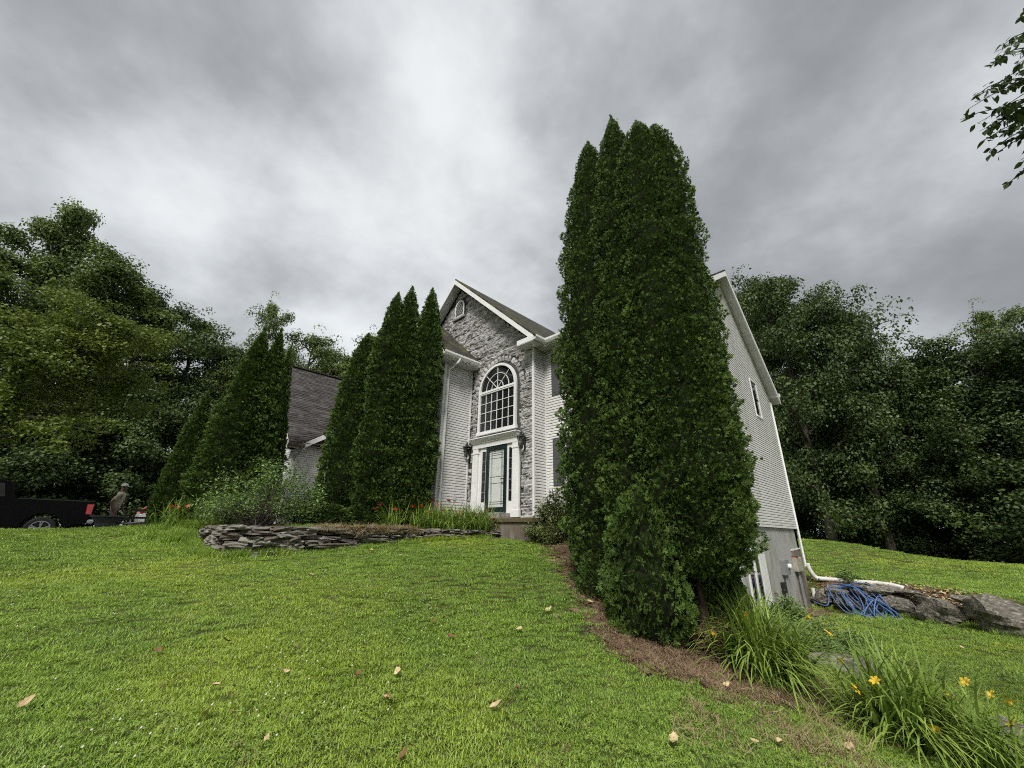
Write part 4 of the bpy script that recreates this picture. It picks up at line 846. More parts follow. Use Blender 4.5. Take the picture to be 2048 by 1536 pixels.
for (ms,h0),x,y,zt,rot,sx,lab in [((TB,16),-31.6,-4.8,18.6,.5,.8,'tallest tree at the upper left with a pointed ragged top'),((TB,16),-29.4,-6.6,13.6,2,1.0,'tree at the left edge under the tallest one'),((TB,16),-29.6,-2.0,15.2,3,1.0,'full green tree right of the tallest left tree'),((TA,16),-33,-.2,15.6,4.1,1.0,'dark tree with a small tuft on the left treeline slope'),((TD,16),-36,2.6,16,5,1.15,'thin topped tree left of the evergreen pair by the garage'),
   ((TA,16),-37.7,5.0,15.2,1,1.0,'tree filling the gap behind the evergreen pair'),((TD,16),-33.6,6.6,18.4,2.6,.75,'light tree rising straight behind the evergreen tips by the garage'),((TD,16),-34.5,10.2,17.3,.2,1.1,'loose crowned tree above the garage roof ridge'),((TB,16),-38,13.8,17.5,1.6,1.1,'tree behind the right end of the garage ridge'),((TD,16),-44,20,24.5,3,1.3,'distant tree showing between the evergreen spires')]:
    g=G(x,y); put_tree(ms,x,y,g,rot,sx,(zt-g)/h0,'leafy_tree',lab,GL)
for x,y,h,rot,sx in ((-27.6,-3,6.5,0,1.0),(-28,1,7,1,1.0),(-29,4.5,7.5,2,1.1),(-30.5,8.5,9,3,1.1),(-31.5,-8,7,3,1.2),(-34,-6,9,1,1.3),(-36,-1.5,10,2,1.3)):
    put_tree(TE,x,y,G(x,y),rot,sx,h/8,'understory_tree','low dark bushy tree behind the parked vehicles',GL+' edge')
TN=broad(61,6.6,3.1,.40,24,62,.082,'leafC',lean=(.2,2.8),sig=.22,sub=7,flat=.5,trunk_r=.15,shape=lambda t:1.05-.6*t)
put_tree(TN,-17.3,-4.0,G(-17.3,-4.0),0,1.1,1.0,'yard_tree','light green yard tree at left with leaning trunk over the pickup')
# birch-like tree beyond the right edge, twigs hanging into the upper right corner
rt_=np.random.default_rng(77); wood=MB(); lp=[];ld=[]
tips=list(TIPS)
for a_ in TIPS:
    for b_ in range(3): tips.append((a_[0]+rt_.uniform(.02,.28),a_[1]+rt_.uniform(.0,.3),a_[2]+rt_.uniform(-.2,.2)))
limb=[(4.9,8.6,G(4.9,8.6)-.2),(4.9,8.5,2),(4.5,8.0,3.8),(3.6,7.0,4.9),(2.6,6.2,5.2)]
wood.tube(limb[:3]+[(4.9,8.3,7),(5.0,8.3,9)],[.16,.14,.11,.07,.03],8); wood.tube(limb[2:],[.08,.05,.03],6)
far=[(t[0]+rt_.uniform(.7,1.6),t[1]+rt_.uniform(.3,.9),t[2]+rt_.uniform(-.5,1.0)) for t in TIPS for _ in range(8)]+[(4.9+rt_.uniform(-.9,.9),8.0+rt_.uniform(-.9,.9),rt_.uniform(4,8.5)) for _ in range(60)]
for i,t in enumerate(list(tips)+far):
    t=np.array(t); st=t+np.array([rt_.uniform(.45,.8),rt_.uniform(.45,.8),rt_.uniform(.12,.5)]); mid=(t+st)/2+np.array([0,0,.10])
    pts=[st,(st+mid)/2+[0,0,.03],mid,(mid+t)/2+[0,0,.02],t]; wood.tube(pts,[.008,.007,.005,.004,.002],4,cap=False)
    if i<len(tips)+20: wood.tube([np.array(limb[3])+rt_.normal(0,.05,3),(st+np.array(limb[4]))/2+[0,0,.15],st],[.02,.014,.008],4,cap=False)
    for k in range(30):
        u=rt_.uniform(0,1); j=min(int(u*4),3); p=pts[j]+(pts[j+1]-pts[j])*(u*4-j); lp.append(p+rt_.normal(0,.012,3)); dd=(t-st)/np.linalg.norm(t-st)*.35+np.array([rt_.normal(0,.5),rt_.normal(0,.5),-.55+rt_.normal(0,.3)]); ld.append(dd)
lp=np.array(lp);ld=np.array(ld); tv=np.array([(0,0,0),(.26,.35,.05),(.2,.65,.03),(0,1,-.04),(-.2,.65,.03),(-.26,.35,.05)]); tf=np.array([(0,1,5),(1,2,4),(1,4,5),(2,3,4)])
V,F=scatter(tv,tf,lp,frames(ld,rt_.uniform(-.8,.8,len(lp))),.078*rt_.uniform(.75,1.2,len(lp)))
b0=np.array(limb[0]); bt=empty('birch_tree',tuple(b0),'dark twigs of a tree hanging into the upper right corner','tree')
link('crown',tri_mesh('crown',V-b0,F,'leafA',np.repeat(rt_.uniform(0,.3,len(lp)),6)),bt); wood.build('trunk','bark',bt,smooth=True)
# ---------------------------------------------------------------- shrubs
def shrub(seed,w_,h,ncl,per,size,sig,base_sp=.15,wide=.6,upb=.0):
    r=np.random.default_rng(seed); wood=MB(); C=[]
    for i in range(ncl):
        a=r.uniform(0,6.28); e=np.array([math.cos(a)*w_*math.sqrt(r.uniform(0,1)),math.sin(a)*w_*math.sqrt(r.uniform(0,1)),0]); q=np.hypot(e[0],e[1])/w_; e[2]=h*r.uniform(.25,1)*(1-.45*q*q)
        b=np.array([*r.normal(0,base_sp,2),-.05]); m_=(b+e)/2+np.array([0,0,.12*h]); wood.tube([b,m_,e],[.010,.007,.003],4,cap=False)
        for u in (.55,.75,.9,1): C.append(m_+(e-m_)*u)
    C=np.array(C); n=len(C)*per; pos=np.repeat(C,per,0)+r.normal(0,sig,(n,3)); pos[:,2]=np.maximum(pos[:,2],.02)
    d=r.normal(0,1,(n,3))*np.array([1,1,.4])+[0,0,upb]; tv=np.array([(0,0,0),(wide*.5,.45,.08),(0,1,-.05),(-wide*.5,.45,.08)]); tf=np.array([(0,1,2),(0,2,3)])
    V,F=scatter(tv,tf,pos,frames(d,r.normal(0,.5,n)),size*r.uniform(.6,1.25,n)); return wood,V,F,np.clip(np.repeat(r.uniform(-.2,.7,n),4),0,1)
def put_shrub(sp,mat_,x,y,z,label,name='shrub',group=None,scale=(1,1,1)):
    wood,V,F,T=sp; o=empty(name,(x,y,z),label,'shrub',group); o.scale=scale; link('leaves',tri_mesh('leaves',V,F,mat_,T),o); me=bpy.data.meshes.new('stems'); me.from_pydata([tuple(map(float,v)) for v in wood.v],[],wood.f); me.materials.append(MT['bark']); link('stems',me,o); return o
put_shrub(shrub(81,1.35,1.65,110,19,.062,.10),'leafS',-11.2,2.95,.0,'loose feathery green shrub overhanging the garden wall in front of the garage')
put_shrub(shrub(82,.7,.75,50,24,.06,.10),'leafS',-11.6,4.05,.0,'small pale leaved shrub at the foot of the evergreen right of the garage')
put_shrub(shrub(83,.9,.95,50,16,.07,.11),'leafS',-12.9,2.7,.0,'arching shrub at the left end of the garden wall')
put_shrub(shrub(84,.62,1.35,60,22,.075,.08,.2,.5,.5),'leafR',-6.75,8.6,-.25,'leafy rhododendron bush beside the concrete porch step')
put_shrub(shrub(85,.45,.55,34,18,.07,.07,.2,.5,.4),'leafR',-6.75,7.9,-.3,'low leafy shoots in front of the porch rhododendron')
put_shrub(shrub(86,.55,.8,50,18,.085,.10,.25,.45),'leafS',-3.0,12.2,G(-3,12.2),'leafy shrub growing against the basement door',scale=(1,1.1,1))
put_shrub(shrub(87,1.0,.5,80,20,.06,.11,.5),'leafS',-2.2,10.2,G(-2.2,10.2),'low spreading bush between the basement wall and the yellow daylilies')
put_shrub(shrub(88,.7,.32,60,18,.05,.09,.5),'leafS',-2.0,9.5,G(-2.0,9.5),'trailing vine patch behind the nearest daylily clump')
put_shrub(shrub(89,.35,.3,24,16,.07,.06,.2),'leafS',-2.55,19.9,-1.45,'small weed growing over the white drain pipe')
put_shrub(shrub(90,.42,.42,70,26,.06,.06,.3,.18),'needle',-2.35,6.25,G(-2.35,6.25),'rust brown mound of dead evergreen sprays under the big cluster',name='dead_branches')
# ---------------------------------------------------------------- daylilies
def lily_leaves(seed,n,lmin,lmax,wd,spread,lean=(0,0)):
    r=np.random.default_rng(seed); V=[];F=[];T=[]; S=7
    for i in range(n):
        a=r.uniform(0,6.28); L_=r.uniform(lmin,lmax); el=r.uniform(.75,1.45); p=np.array([*(r.normal(0,spread,2)),0.]); d=np.array([math.cos(a)*math.cos(el)+lean[0],math.sin(a)*math.cos(el)+lean[1],math.sin(el)]); d/=np.linalg.norm(d)
        sd_=np.cross(d,[0,0,1]); sd_/=np.linalg.norm(sd_)+1e-9; b=len(V); tw=r.uniform(-.3,.3); t0=r.uniform(-.15,.35); g=r.uniform(.24,.42)
        for k in range(S):
            u=k/(S-1); w_=wd*(1-u**2.2)*r.uniform(.95,1.05)+.0008; s=sd_*w_*.5
            V+=[p-s+[0,0,.25*w_],p+s+[0,0,.25*w_]]; T+=[np.clip(t0+.35*u,0,1)]*2
            d=d+np.array([0,0,-g*(.3+1.1*u)]); d/=np.linalg.norm(d); p=p+d*L_/(S-1); p[2]=max(p[2],.015)
        for k in range(S-1): F+=[(b+2*k,b+2*k+1,b+2*k+3,b+2*k+2)]
    return np.array(V),np.array(F),np.array(T)
def flower_mesh(seed,m,size=.045):
    r=np.random.default_rng(seed); V=[];F=[]
    for k in range(6):
        a=k*math.pi/3+r.normal(0,.08); c,s=math.cos(a),math.sin(a); w_=.50 if k%2 else .66; cu=r.uniform(.7,1.0); b=len(V)
        for u,rad_,h,ww in ((0,.06,0,.06),(.4,.35,.55,.75),(.75,.8,.8*cu,1),(1,1.15,.72*cu,.12)):
            V+=[(c*rad_-s*w_*ww*.5,s*rad_+c*w_*ww*.5,h),(c*rad_+s*w_*ww*.5,s*rad_-c*w_*ww*.5,h)]
        for j in range(3): F.append((b+2*j,b+2*j+1,b+2*j+3,b+2*j+2))
    return tri_mesh('flower',np.array(V)*size,np.array(F),m)
FLY=[flower_mesh(i,'yellow') for i in range(3)]; FLO=[flower_mesh(10+i,'orange',.055) for i in range(3)]; FLR=[flower_mesh(20+i,'red',.06) for i in range(2)]
def lily(x,y,z,seed,n,lmin,lmax,wd,sp,label,fl,nfl,fh,group=None,lean=(0,0),fsp=.4,flpos=None):
    o=empty('daylily_clump',(x,y,z),label,'daylily',group); V,F,T=lily_leaves(seed,n,lmin,lmax,wd,sp,lean); link('leaves',tri_mesh('leaves',V,F,'lily',T),o); r=random.Random(seed); stm=MB()
    fp=flpos or [(r.gauss(0,fsp)+lean[0]*.3,r.gauss(0,fsp)+lean[1]*.3,fh*r.uniform(.7,1.1)) for _ in range(nfl)]
    for fx,fy,fz in fp:
        me=r.choice(fl); q=link('flower',me,o); q.location=(fx,fy,fz); q.rotation_euler=(r.uniform(-.9,.9),r.uniform(-.9,.9),r.uniform(0,6)); q.scale=(1,1,r.uniform(.8,1.15))
        stm.tube([(fx*.15,fy*.15,0),(fx*.55,fy*.55,fz*.6),(fx,fy,fz)],[.004,.004,.003],4,cap=False)
    me=bpy.data.meshes.new('stalks'); me.from_pydata([tuple(map(float,v)) for v in stm.v],[],stm.f); me.materials.append(MT['lily']); link('stalks',me,o); return o
lily(-1.85,6.25,G(-1.85,6.25),1,600,.7,1.2,.027,.17,'large yellow daylily clump at the foot of the big evergreens',FLY,9,.62,'yellow daylilies',(.12,-.14),.36)
lily(-.62,5.95,G(-.62,5.95),2,520,.6,1.05,.026,.16,'yellow daylily clump nearest the lower right corner of the lawn',FLY,9,.52,'yellow daylilies',(.08,-.05),.30)
lily(-.05,5.75,G(-.05,5.75),3,200,.45,.8,.020,.12,'yellow daylily clump cut by the bottom edge at lower right',FLY,4,.42,'yellow daylilies',(.0,-.05),.3)
for i,(x,y,n,sx_,lab,fl,nf,fh) in enumerate([(-9.75,7.0,400,.24,'grassy orange daylily clump on the wall left of the porch',FLO,6,.5),(-9.35,7.35,420,.24,'orange daylily clump in the middle of the bed left of the porch',FLO,9,.5),(-8.95,7.65,400,.22,'orange daylily clump touching the concrete porch',FLO,9,.42),(-10.15,6.7,160,.15,'tall red daylily clump below the siding corner downspout',FLR,7,.78),(-10.35,5.9,90,.12,'sparse red daylily clump in front of the evergreen row',FLR,4,.6),(-14.6,1.95,200,.3,'orange daylily clump between the short evergreens and the left end of the wall',FLO,16,.45)]):
    lily(x,y,max(G(x,y),.02-.02*max(0,y-5.5)),10+i,n,.65,1.0,.020,sx_,lab,fl,nf,fh,'orange and red daylilies',fsp=.35)

# ---------------------------------------------------------------- hose, pipe, leaves
rh_=np.random.default_rng(9)
def smooth_path(P,n):
    P=np.array(P,float); m=len(P); t=np.linspace(0,m-1.001,n); i=np.floor(t).astype(int); u=(t-i)[:,None]
    g=lambda k:P[np.clip(k,0,m-1)]
    p0,p1,p2,p3=g(i-1),g(i),g(i+1),g(i+2)
    return .5*((2*p1)+(-p0+p2)*u+(2*p0-5*p1+4*p2-p3)*u*u+(-p0+3*p1-3*p2+p3)*u**3)
pts=[(-3.55,18.6,-2.1),(-3.1,18.3,-2.15)]
for k in range(9):
    pts+=[(-2.95+.05*k+rh_.normal(0,.08),19.0+rh_.normal(0,.06),-1.62+rh_.normal(0,.06)),(-2.45+.07*k+rh_.normal(0,.1),18.75+rh_.normal(0,.08),-1.60+rh_.normal(0,.06)),(-2.2+.10*k+rh_.normal(0,.1),18.2+rh_.normal(0,.1),-2.2),(-2.6+.1*k+rh_.normal(0,.1),18.15+rh_.normal(0,.1),-2.24)]
for k in range(6):
    pts+=[(-1.95+rh_.normal(0,.12),18.2+rh_.normal(0,.06),-1.85+rh_.normal(0,.06)),(-1.45+rh_.normal(0,.12),18.05+rh_.normal(0,.08),-2.2),(-1.85+rh_.normal(0,.15),17.85+rh_.normal(0,.08),-2.27)]
o=MB().tube(smooth_path(pts,420),.019,6).build('garden_hose','hose',smooth=True); tag(o,'tangled blue garden hose draped over the boulders by the house corner','hose')
o=MB().tube(smooth_path([(-3.66,19.62,-.95),(-3.62,19.66,-1.2),(-3.5,19.75,-1.42),(-3.2,19.8,-1.46),(-2.75,19.75,-1.46),(-2.3,19.7,-1.47),(-1.9,19.6,-1.46),(-1.45,19.45,-1.47),(-1.1,19.2,-1.52)],60),.075,10).build('drain_pipe','pipe',smooth=True); tag(o,'white plastic drain pipe running from the downspout along the upper lawn edge','pipe')
o=MB().tube([(-3.6,19.3,-2.3),(-3.6,19.3,-1.75)],.06,8).build('drain_stub','pipe'); tag(o,'short white upright pipe below the downspout at the house corner','pipe')
o=MB().tube([(-2.5,6.9,-1.1),(-2.2,6.55,-1.35),(-1.95,6.3,-1.5)],[.008,.006,.004],5).build('stick','bark'); tag(o,'thin bare stick poking out of the evergreen hollow toward the daylilies','stick')
def leaf_mesh(seed):
    r=np.random.default_rng(seed); V=[];F=[];n=7; cu=r.uniform(.15,.5); cp=r.uniform(.2,.7); tw=r.uniform(-.4,.4)
    for k in range(n):
        u=k/(n-1); w_=(.10+.42*math.sin(math.pi*min(1,u*1.05))**.8)*r.uniform(.75,1.25) if 0<k<n-1 else .03; x=2*u-1; z0=cu*x*x; t=tw*u
        for s_ in (-1,0,1):
            w2=w_*s_*r.uniform(.8,1.2); V.append((x+r.normal(0,.03)+.1*abs(s_)*r.normal(),w2*math.cos(t),z0+abs(s_)*w_*cp+w2*math.sin(t)))
    for k in range(n-1):
        for j in (0,1): b_=k*3+j; F+=[(b_,b_+1,b_+4),(b_,b_+4,b_+3)]
    return tri_mesh('fallen_leaf',np.array(V),np.array(F),'deadleaf',[r.choice([0,.1,.3])]*len(V))
LM=[leaf_mesh(i) for i in range(5)]; LD=[leaf_mesh(30+i) for i in range(2)]
for m_ in LD: m_.attributes['tint'].data.foreach_set('value',[1.0]*len(m_.vertices))
rl=random.Random(3)
for x,y,k in LEAVES:
    o=link('fallen_leaf',rl.choice(LD if k==2 else LM)); s=(.03,.046,.042)[k]*rl.uniform(.75,1.3); o.location=(x,y,G(x,y)+.055); o.scale=(s,s,s); o.rotation_euler=(rl.uniform(-.5,.5),rl.uniform(-.5,.5),rl.uniform(0,6.28))
    tag(o,('curled dark brown fallen leaf lying on the lawn' if k==2 else 'small pale dry leaf lying on the grass' if k==0 else 'curled tan fallen leaf lying on the lawn'),'leaf',('dark fallen leaves' if k==2 else 'small pale fallen leaves' if k==0 else 'tan fallen leaves'))
# ---------------------------------------------------------------- vehicles
def wheel(parent,x,y,z,r,rim_r,wd=.24,side=1,spokes=5):
    w_=MB().lathe((x,y,z),[(rim_r,wd*.5*side),(r*.9,wd*.5*side),(r,wd*.36*side),(r,-wd*.36*side),(r*.9,-wd*.5*side),(rim_r*.5,-wd*.5*side)],28,axis='x').build('wheel','tyre',parent,smooth=False)
    q=MB().lathe((x,y,z),[(rim_r,.5*wd*side),(rim_r*1.0,.53*wd*side),(rim_r*.92,.53*wd*side),(rim_r*.88,.30*wd*side)],28,axis='x').lathe((x,y,z),[(.0,.50*wd*side),(rim_r*.22,.49*wd*side),(rim_r*.26,.40*wd*side)],16,axis='x')
    for k in range(spokes):
        a=2*math.pi*k/spokes+.3; c,s=math.cos(a),math.sin(a)
        for da in (-.13,.13):
            q.beam((x+.45*wd*side,y+rim_r*.18*c,z+rim_r*.18*s),(x+.47*wd*side,y+rim_r*.95*math.cos(a+da),z+rim_r*.95*math.sin(a+da)),rim_r*.13,.03,upv=(1,0,0))
    q.build('rim','chrome',w_); MB().lathe((x,y,z),[(0,.1*wd*side),(rim_r*.9,.1*wd*side)],20,axis='x').build('brake_disc','black',w_)
def arch(cy,cz,r,a0=180,a1=0,n=10): return [(cy+r*math.cos(R(a0+(a1-a0)*k/n)),cz+r*math.sin(R(a0+(a1-a0)*k/n))) for k in range(n+1)]
g=G(-23,-1.5); X0,X1=-22.2,-24.1
T=empty('pickup_truck',(-23.1,-2.6,g),'black pickup truck parked on the driveway at the far left','pickup')
prof=[(.18,.62),(.2,1.30),(.16,1.37),(-1.72,1.37),(-1.78,1.40),(-1.98,1.92),(-2.2,1.97),(-3.2,1.97),(-3.4,1.93),(-4.05,1.40),(-5.45,1.25),(-5.65,1.1),(-5.7,.55),(-5.25,.5)]+arch(-4.72,.42,.5,180,0)[::1]+[(-4.2,.42),(-1.5,.42)]+arch(-.95,.42,.5,180,0)+[(-.43,.5)]
MB().prism([(X0,y,g+z) for y,z in prof],(X1-X0,0,0)).build('body','paint_black',T,bevel=.025)
MB().box((X0+.012,-1.70,g+1.365),(X0-.10,.17,g+1.40)).build('bed_rail','black',T)
MB().prism([(X0+.008,y,g+z) for y,z in ((-2.02,1.42),(-2.14,1.86),(-3.25,1.87),(-3.75,1.44))],(-.02,0,0)).build('side_window','black',T)
MB().prism([(X0+.012,y,g+z) for y,z in ((.205,.92),(.205,1.28),(.02,1.28),(.06,.92))],(-.12,.012,0)).build('taillight','redlens',T,bevel=.01)
MB().prism([(X1-.012,y,g+z) for y,z in ((.205,.92),(.205,1.28),(.02,1.28),(.06,.92))],(.12,.012,0)).build('taillight','redlens',T,bevel=.01)
MB().box((X0+.01,.14,g+.60),(X1-.01,.34,g+.74)).build('bumper','chrome',T,bevel=.03)
MB().box((X0+.004,-3.0,g+1.18),(X0+.03,-2.82,g+1.22)).build('door_handle','black',T)
for yy in (-.95,-4.72):
    wheel(T,X0-.13,yy,g+.40,.40,.265); wheel(T,X1+.13,yy,g+.40,.40,.265,side=-1)
# white SUV behind the trailer
g2=G(-23,3); X0,X1=-22.1,-23.9
U=empty('white_car',(-23,4,g2),'white car with red tail light partly hidden behind the short evergreens','car')
prof=[(1.62,.45),(1.55,.75),(1.60,1.02),(1.78,1.15),(2.15,1.62),(2.4,1.70),(4.2,1.66),(5.1,1.15),(6.1,1.0),(6.2,.5),(5.9,.4)]+arch(5.4,.38,.42,0,180)+[(4.9,.3),(2.95,.3)]+arch(2.5,.38,.42,0,180)
MB().prism([(X0,y,g2+z) for y,z in prof],(X1-X0,0,0)).build('body','paint_white',U,bevel=.03)
MB().prism([(X0+.01,y,g2+z) for y,z in ((2.0,1.18),(2.32,1.58),(4.05,1.56),(4.8,1.18))],(-.02,0,0)).build('side_window','pane',U)
MB().prism([(X0-.12,y,g2+z) for y,z in ((1.765,1.17),(2.1,1.58),(2.13,1.56),(1.80,1.15))],(X1-X0+.24,0,0)).build('rear_window','pane',U)
for xx in (X0+.012,X1+.2): MB().prism([(xx,y,g2+z) for y,z in ((1.57,.86),(1.585,1.03),(1.78,1.14),(2.05,1.10),(1.95,.98))],(-.2,-.012,0)).build('taillight','redlens',U,bevel=.01)
for yy in (2.5,5.4): wheel(U,X0-.1,yy,g2+.34,.34,.23); wheel(U,X1+.1,yy,g2+.34,.34,.23,side=-1)
# utility trailer
g3=G(-20.8,2); q=empty('utility_trailer',(-20.8,2,g3),'black open utility trailer with tubular side rails on the driveway','trailer')
MB().box((-20.0,1.15,g3+.40),(-21.6,3.6,g3+.47)).build('deck','black',q)
for z in (.62,.88):
    m_=MB()
    for x in (-20.0,-21.6): m_.beam((x,1.15,g3+z),(x,3.6,g3+z),.04,.05)
    m_.beam((-20,1.15,g3+z),(-21.6,1.15,g3+z),.04,.05); m_.build('rail','black',q)
for x in (-20.0,-21.6):
    for y in (1.15,1.75,2.35,2.95,3.58): MB().box((x-.02,y-.02,g3+.42),(x+.02,y+.02,g3+.86)).build('post','black',q)
MB().beam((-20.8,1.15,g3+.42),(-20.8,.35,g3+.42),.08,.08).build('tongue','grey_metal',q)
for x,s in ((-19.9,1),(-21.7,-1)): wheel(q,x,2.5,g3+.3,.3,.17,.18,s)
# grey tub and small red machine
g4=G(-18.6,.55)
o=MB(); px0=(-18.75,.62); pr=[(.0,0),(.25,0),(.30,.24),(.40,.40),(.46,.42),(.46,.46),(.36,.46),(.26,.08),(0,.08)]
o.lathe((0,0,0),pr,20); o.v=[(px0[0]+x*.8,px0[1]+y*1.0,g4+.10+z) for x,y,z in o.v]; o=o.build('plastic_tub','tub',smooth=False); tag(o,'dark grey flared plastic tub standing on the drive edge by the lawn','tub')
MB().box((px0[0]-.2,px0[1]-.27,g4),(px0[0]+.2,px0[1]+.27,g4+.14)).build('base','tub',o)
g5=G(-18.8,1.25); rm=empty('yard_machine',(-18.8,1.2,g5),'small red and silver yard machine beside the grey tub','machine')
MB().box((-18.6,1.0,g5+.08),(-19.0,1.38,g5+.2)).build('deck','red_machine',rm,bevel=.03)
MB().tube([(-18.8,1.0,g5+.30),(-18.8,1.45,g5+.36)],.03,8).build('bar','chrome',rm)
MB().tube([(-18.8,1.1,g5+.18),(-18.8,1.1,g5+.32)],.03,8).build('post','black',rm)
for y in (1.02,1.36): MB().lathe((-18.6,y,g5+.08),[(.0,.03),(.07,.03),(.08,0),(.07,-.03)],12,axis='x').build('wheel','tyre',rm)
# ---------------------------------------------------------------- person
gp_=G(-20.3,.75); P0=Vector((-20.3,.72,gp_))
bv=[];be=[];brd=[]
def jt(p,r,par=None):
    bv.append(p); brd.append(r)
    if par is not None: be.append((par,len(bv)-1))
    return len(bv)-1
pel=jt((0,0,.95),.150); ch=jt((0,.02,1.22),.170,pel); sh_=jt((0,.03,1.43),.15,ch); nk=jt((0,.05,1.53),.058,sh_); hd_=jt((0,.07,1.63),.092,nk); jt((.0,.075,1.72),.088,hd_)
fx=jt((.0,.165,1.63),.025,hd_)
for s in (1,-1):
    a=jt((s*.19,.08,1.40),.065,sh_); e=jt((s*.26,.0-.06*s,1.13),.05,a); wv=jt((s*.24,.10-.05*s,.90),.038,e); hnd=jt((s*.23,.14-.05*s,.83),.035,wv)
    for k in range(4): f1=jt((s*(.20+.02*k),.18-.05*s,.78),.011,hnd); jt((s*(.20+.02*k),.19-.05*s,.745-.008*(k%2)),.009,f1)
    th=jt((s*.19,.19-.05*s,.82),.012,hnd); jt((s*.185,.215-.05*s,.80),.010,th)
    hp=jt((s*.10,.0,.88),.10,pel); kn=jt((s*.11,.06+.10*s,.48),.075,hp); an=jt((s*.11,-.02+.16*s,.09),.05,kn); jt((s*.11,.14+.16*s,.04),.045,an)
me=bpy.data.meshes.new('body'); me.from_pydata(bv,be,[]); tmp=bpy.data.objects.new('tmp_body',me); COL.objects.link(tmp)
sk=tmp.modifiers.new('s','SKIN'); 
for i,v in enumerate(me.skin_vertices[0].data): v.radius=(brd[i],brd[i]*(.75 if i in(0,1,2) else 1)); v.use_root=(i==0)
sb=tmp.modifiers.new('u','SUBSURF'); sb.levels=1; sb.render_levels=1
dg=bpy.context.evaluated_depsgraph_get(); bme=bpy.data.meshes.new_from_object(tmp.evaluated_get(dg)); bpy.data.objects.remove(tmp)
bme.materials.clear()
for k in ('skin','shirt','trouser','tyre'): bme.materials.append(MT[k])
for p in bme.polygons:
    c=p.center; z=c.z; ax_=abs(c.x); p.material_index=0
    if z<.93: p.material_index=2
    if .93<=z<1.50: p.material_index=1
    if z<.10: p.material_index=3
    if ax_>.20 and z<1.20: p.material_index=0
    p.use_smooth=True
pe=empty('person',tuple(P0),'person in khaki shirt and cap walking beside the pickup','person'); pe.rotation_euler=(0,0,R(-20)); pe.scale=(1.03,1.03,1.0); link('body',bme,pe)
c=MB().lathe((0,0,0),[(0,.11),(.06,.10),(.098,.05),(.105,0),(.10,-.01)],14); c.prism([(-.07,.08,0),(.07,.08,0),(.05,.19,-.02),(-.05,.19,-.02)],(0,0,.012)); me=bpy.data.meshes.new('cap'); me.from_pydata([(x,y+.075,z+1.70) for x,y,z in c.v],[],c.f); me.materials.append(MT['cap']); link('cap',me,pe)
# ---------------------------------------------------------------- grass (instanced tufts)
lib=bpy.data.collections
def blades(seed,n,rad_,hmin,hmax,wd,m,lean=.5,droop=0):
    r=np.random.default_rng(seed); V=[];F=[];T=[]
    for i in range(n):
        a=r.uniform(0,6.28); q=rad_*math.sqrt(r.uniform(0,1)); p=np.array([q*math.cos(a),q*math.sin(a),0]); h=r.uniform(hmin,hmax); b=r.uniform(0,6.28); ln=r.uniform(.1,1)*lean; d=np.array([math.cos(b)*ln,math.sin(b)*ln,1]); s=np.array([-math.sin(b),math.cos(b),0])*wd*.5*r.uniform(.7,1.3); k=len(V)
        m1=p+d*h*.55; e=p+d*h*.9+np.array([math.cos(b),math.sin(b),-droop])*h*.3*ln; V+=[p-s,p+s,m1+s*.8,m1-s*.8,e]; F+=[(k,k+1,k+2),(k,k+2,k+3),(k+3,k+2,k+4)]; t=r.uniform(-.1,.6); T+=[max(t-.15,0),max(t-.15,0),max(t,0),max(t,0),max(t+.1,0)]
    return tri_mesh('tuft',np.array(V),np.array(F),m,np.clip(T,0,1))
def clover(seed,n,rad_,flowers=0):
    r=np.random.default_rng(seed); V=[];F=[];T=[];MI=[]
    for i in range(n):
        a=r.uniform(0,6.28); q=rad_*math.sqrt(r.uniform(0,1)); p=np.array([q*math.cos(a),q*math.sin(a),r.uniform(.025,.055)]); s=r.uniform(.006,.011); rot=r.uniform(0,6.28); tl=r.normal(0,.3,2); t=r.uniform(0,.8)
        for k in range(3):
            b=rot+k*2.094; d=np.array([math.cos(b),math.sin(b),0]); d[2]=tl@d[:2]; e=np.array([-math.sin(b),math.cos(b),0]); j=len(V); V+=[p,p+d*s+e*s*.7,p+d*s*1.6,p+d*s-e*s*.7]; F+=[(j,j+1,j+2),(j,j+2,j+3)]; T+=[t*.6,t,t,t]; MI+=[0,0]
    for i in range(flowers):
        a=r.uniform(0,6.28); q=rad_*math.sqrt(r.uniform(0,1)); p=np.array([q*math.cos(a),q*math.sin(a),r.uniform(.05,.075)]); s=r.uniform(.007,.010); j=len(V); V+=[p+[s,0,0],p+[0,s,0],p-[s,0,0],p-[0,s,0],p+[0,0,s],p-[0,0,s]]; T+=[0]*6
        for x in ((0,1,4),(1,2,4),(2,3,4),(3,0,4),(1,0,5),(2,1,5),(3,2,5),(0,3,5)): F.append(tuple(j+k for k in x)); MI.append(1)
    me=tri_mesh('clover',np.array(V),np.array(F),'clover',T); me.materials.append(MT['clover_w']); me.polygons.foreach_set('material_index',MI); return me
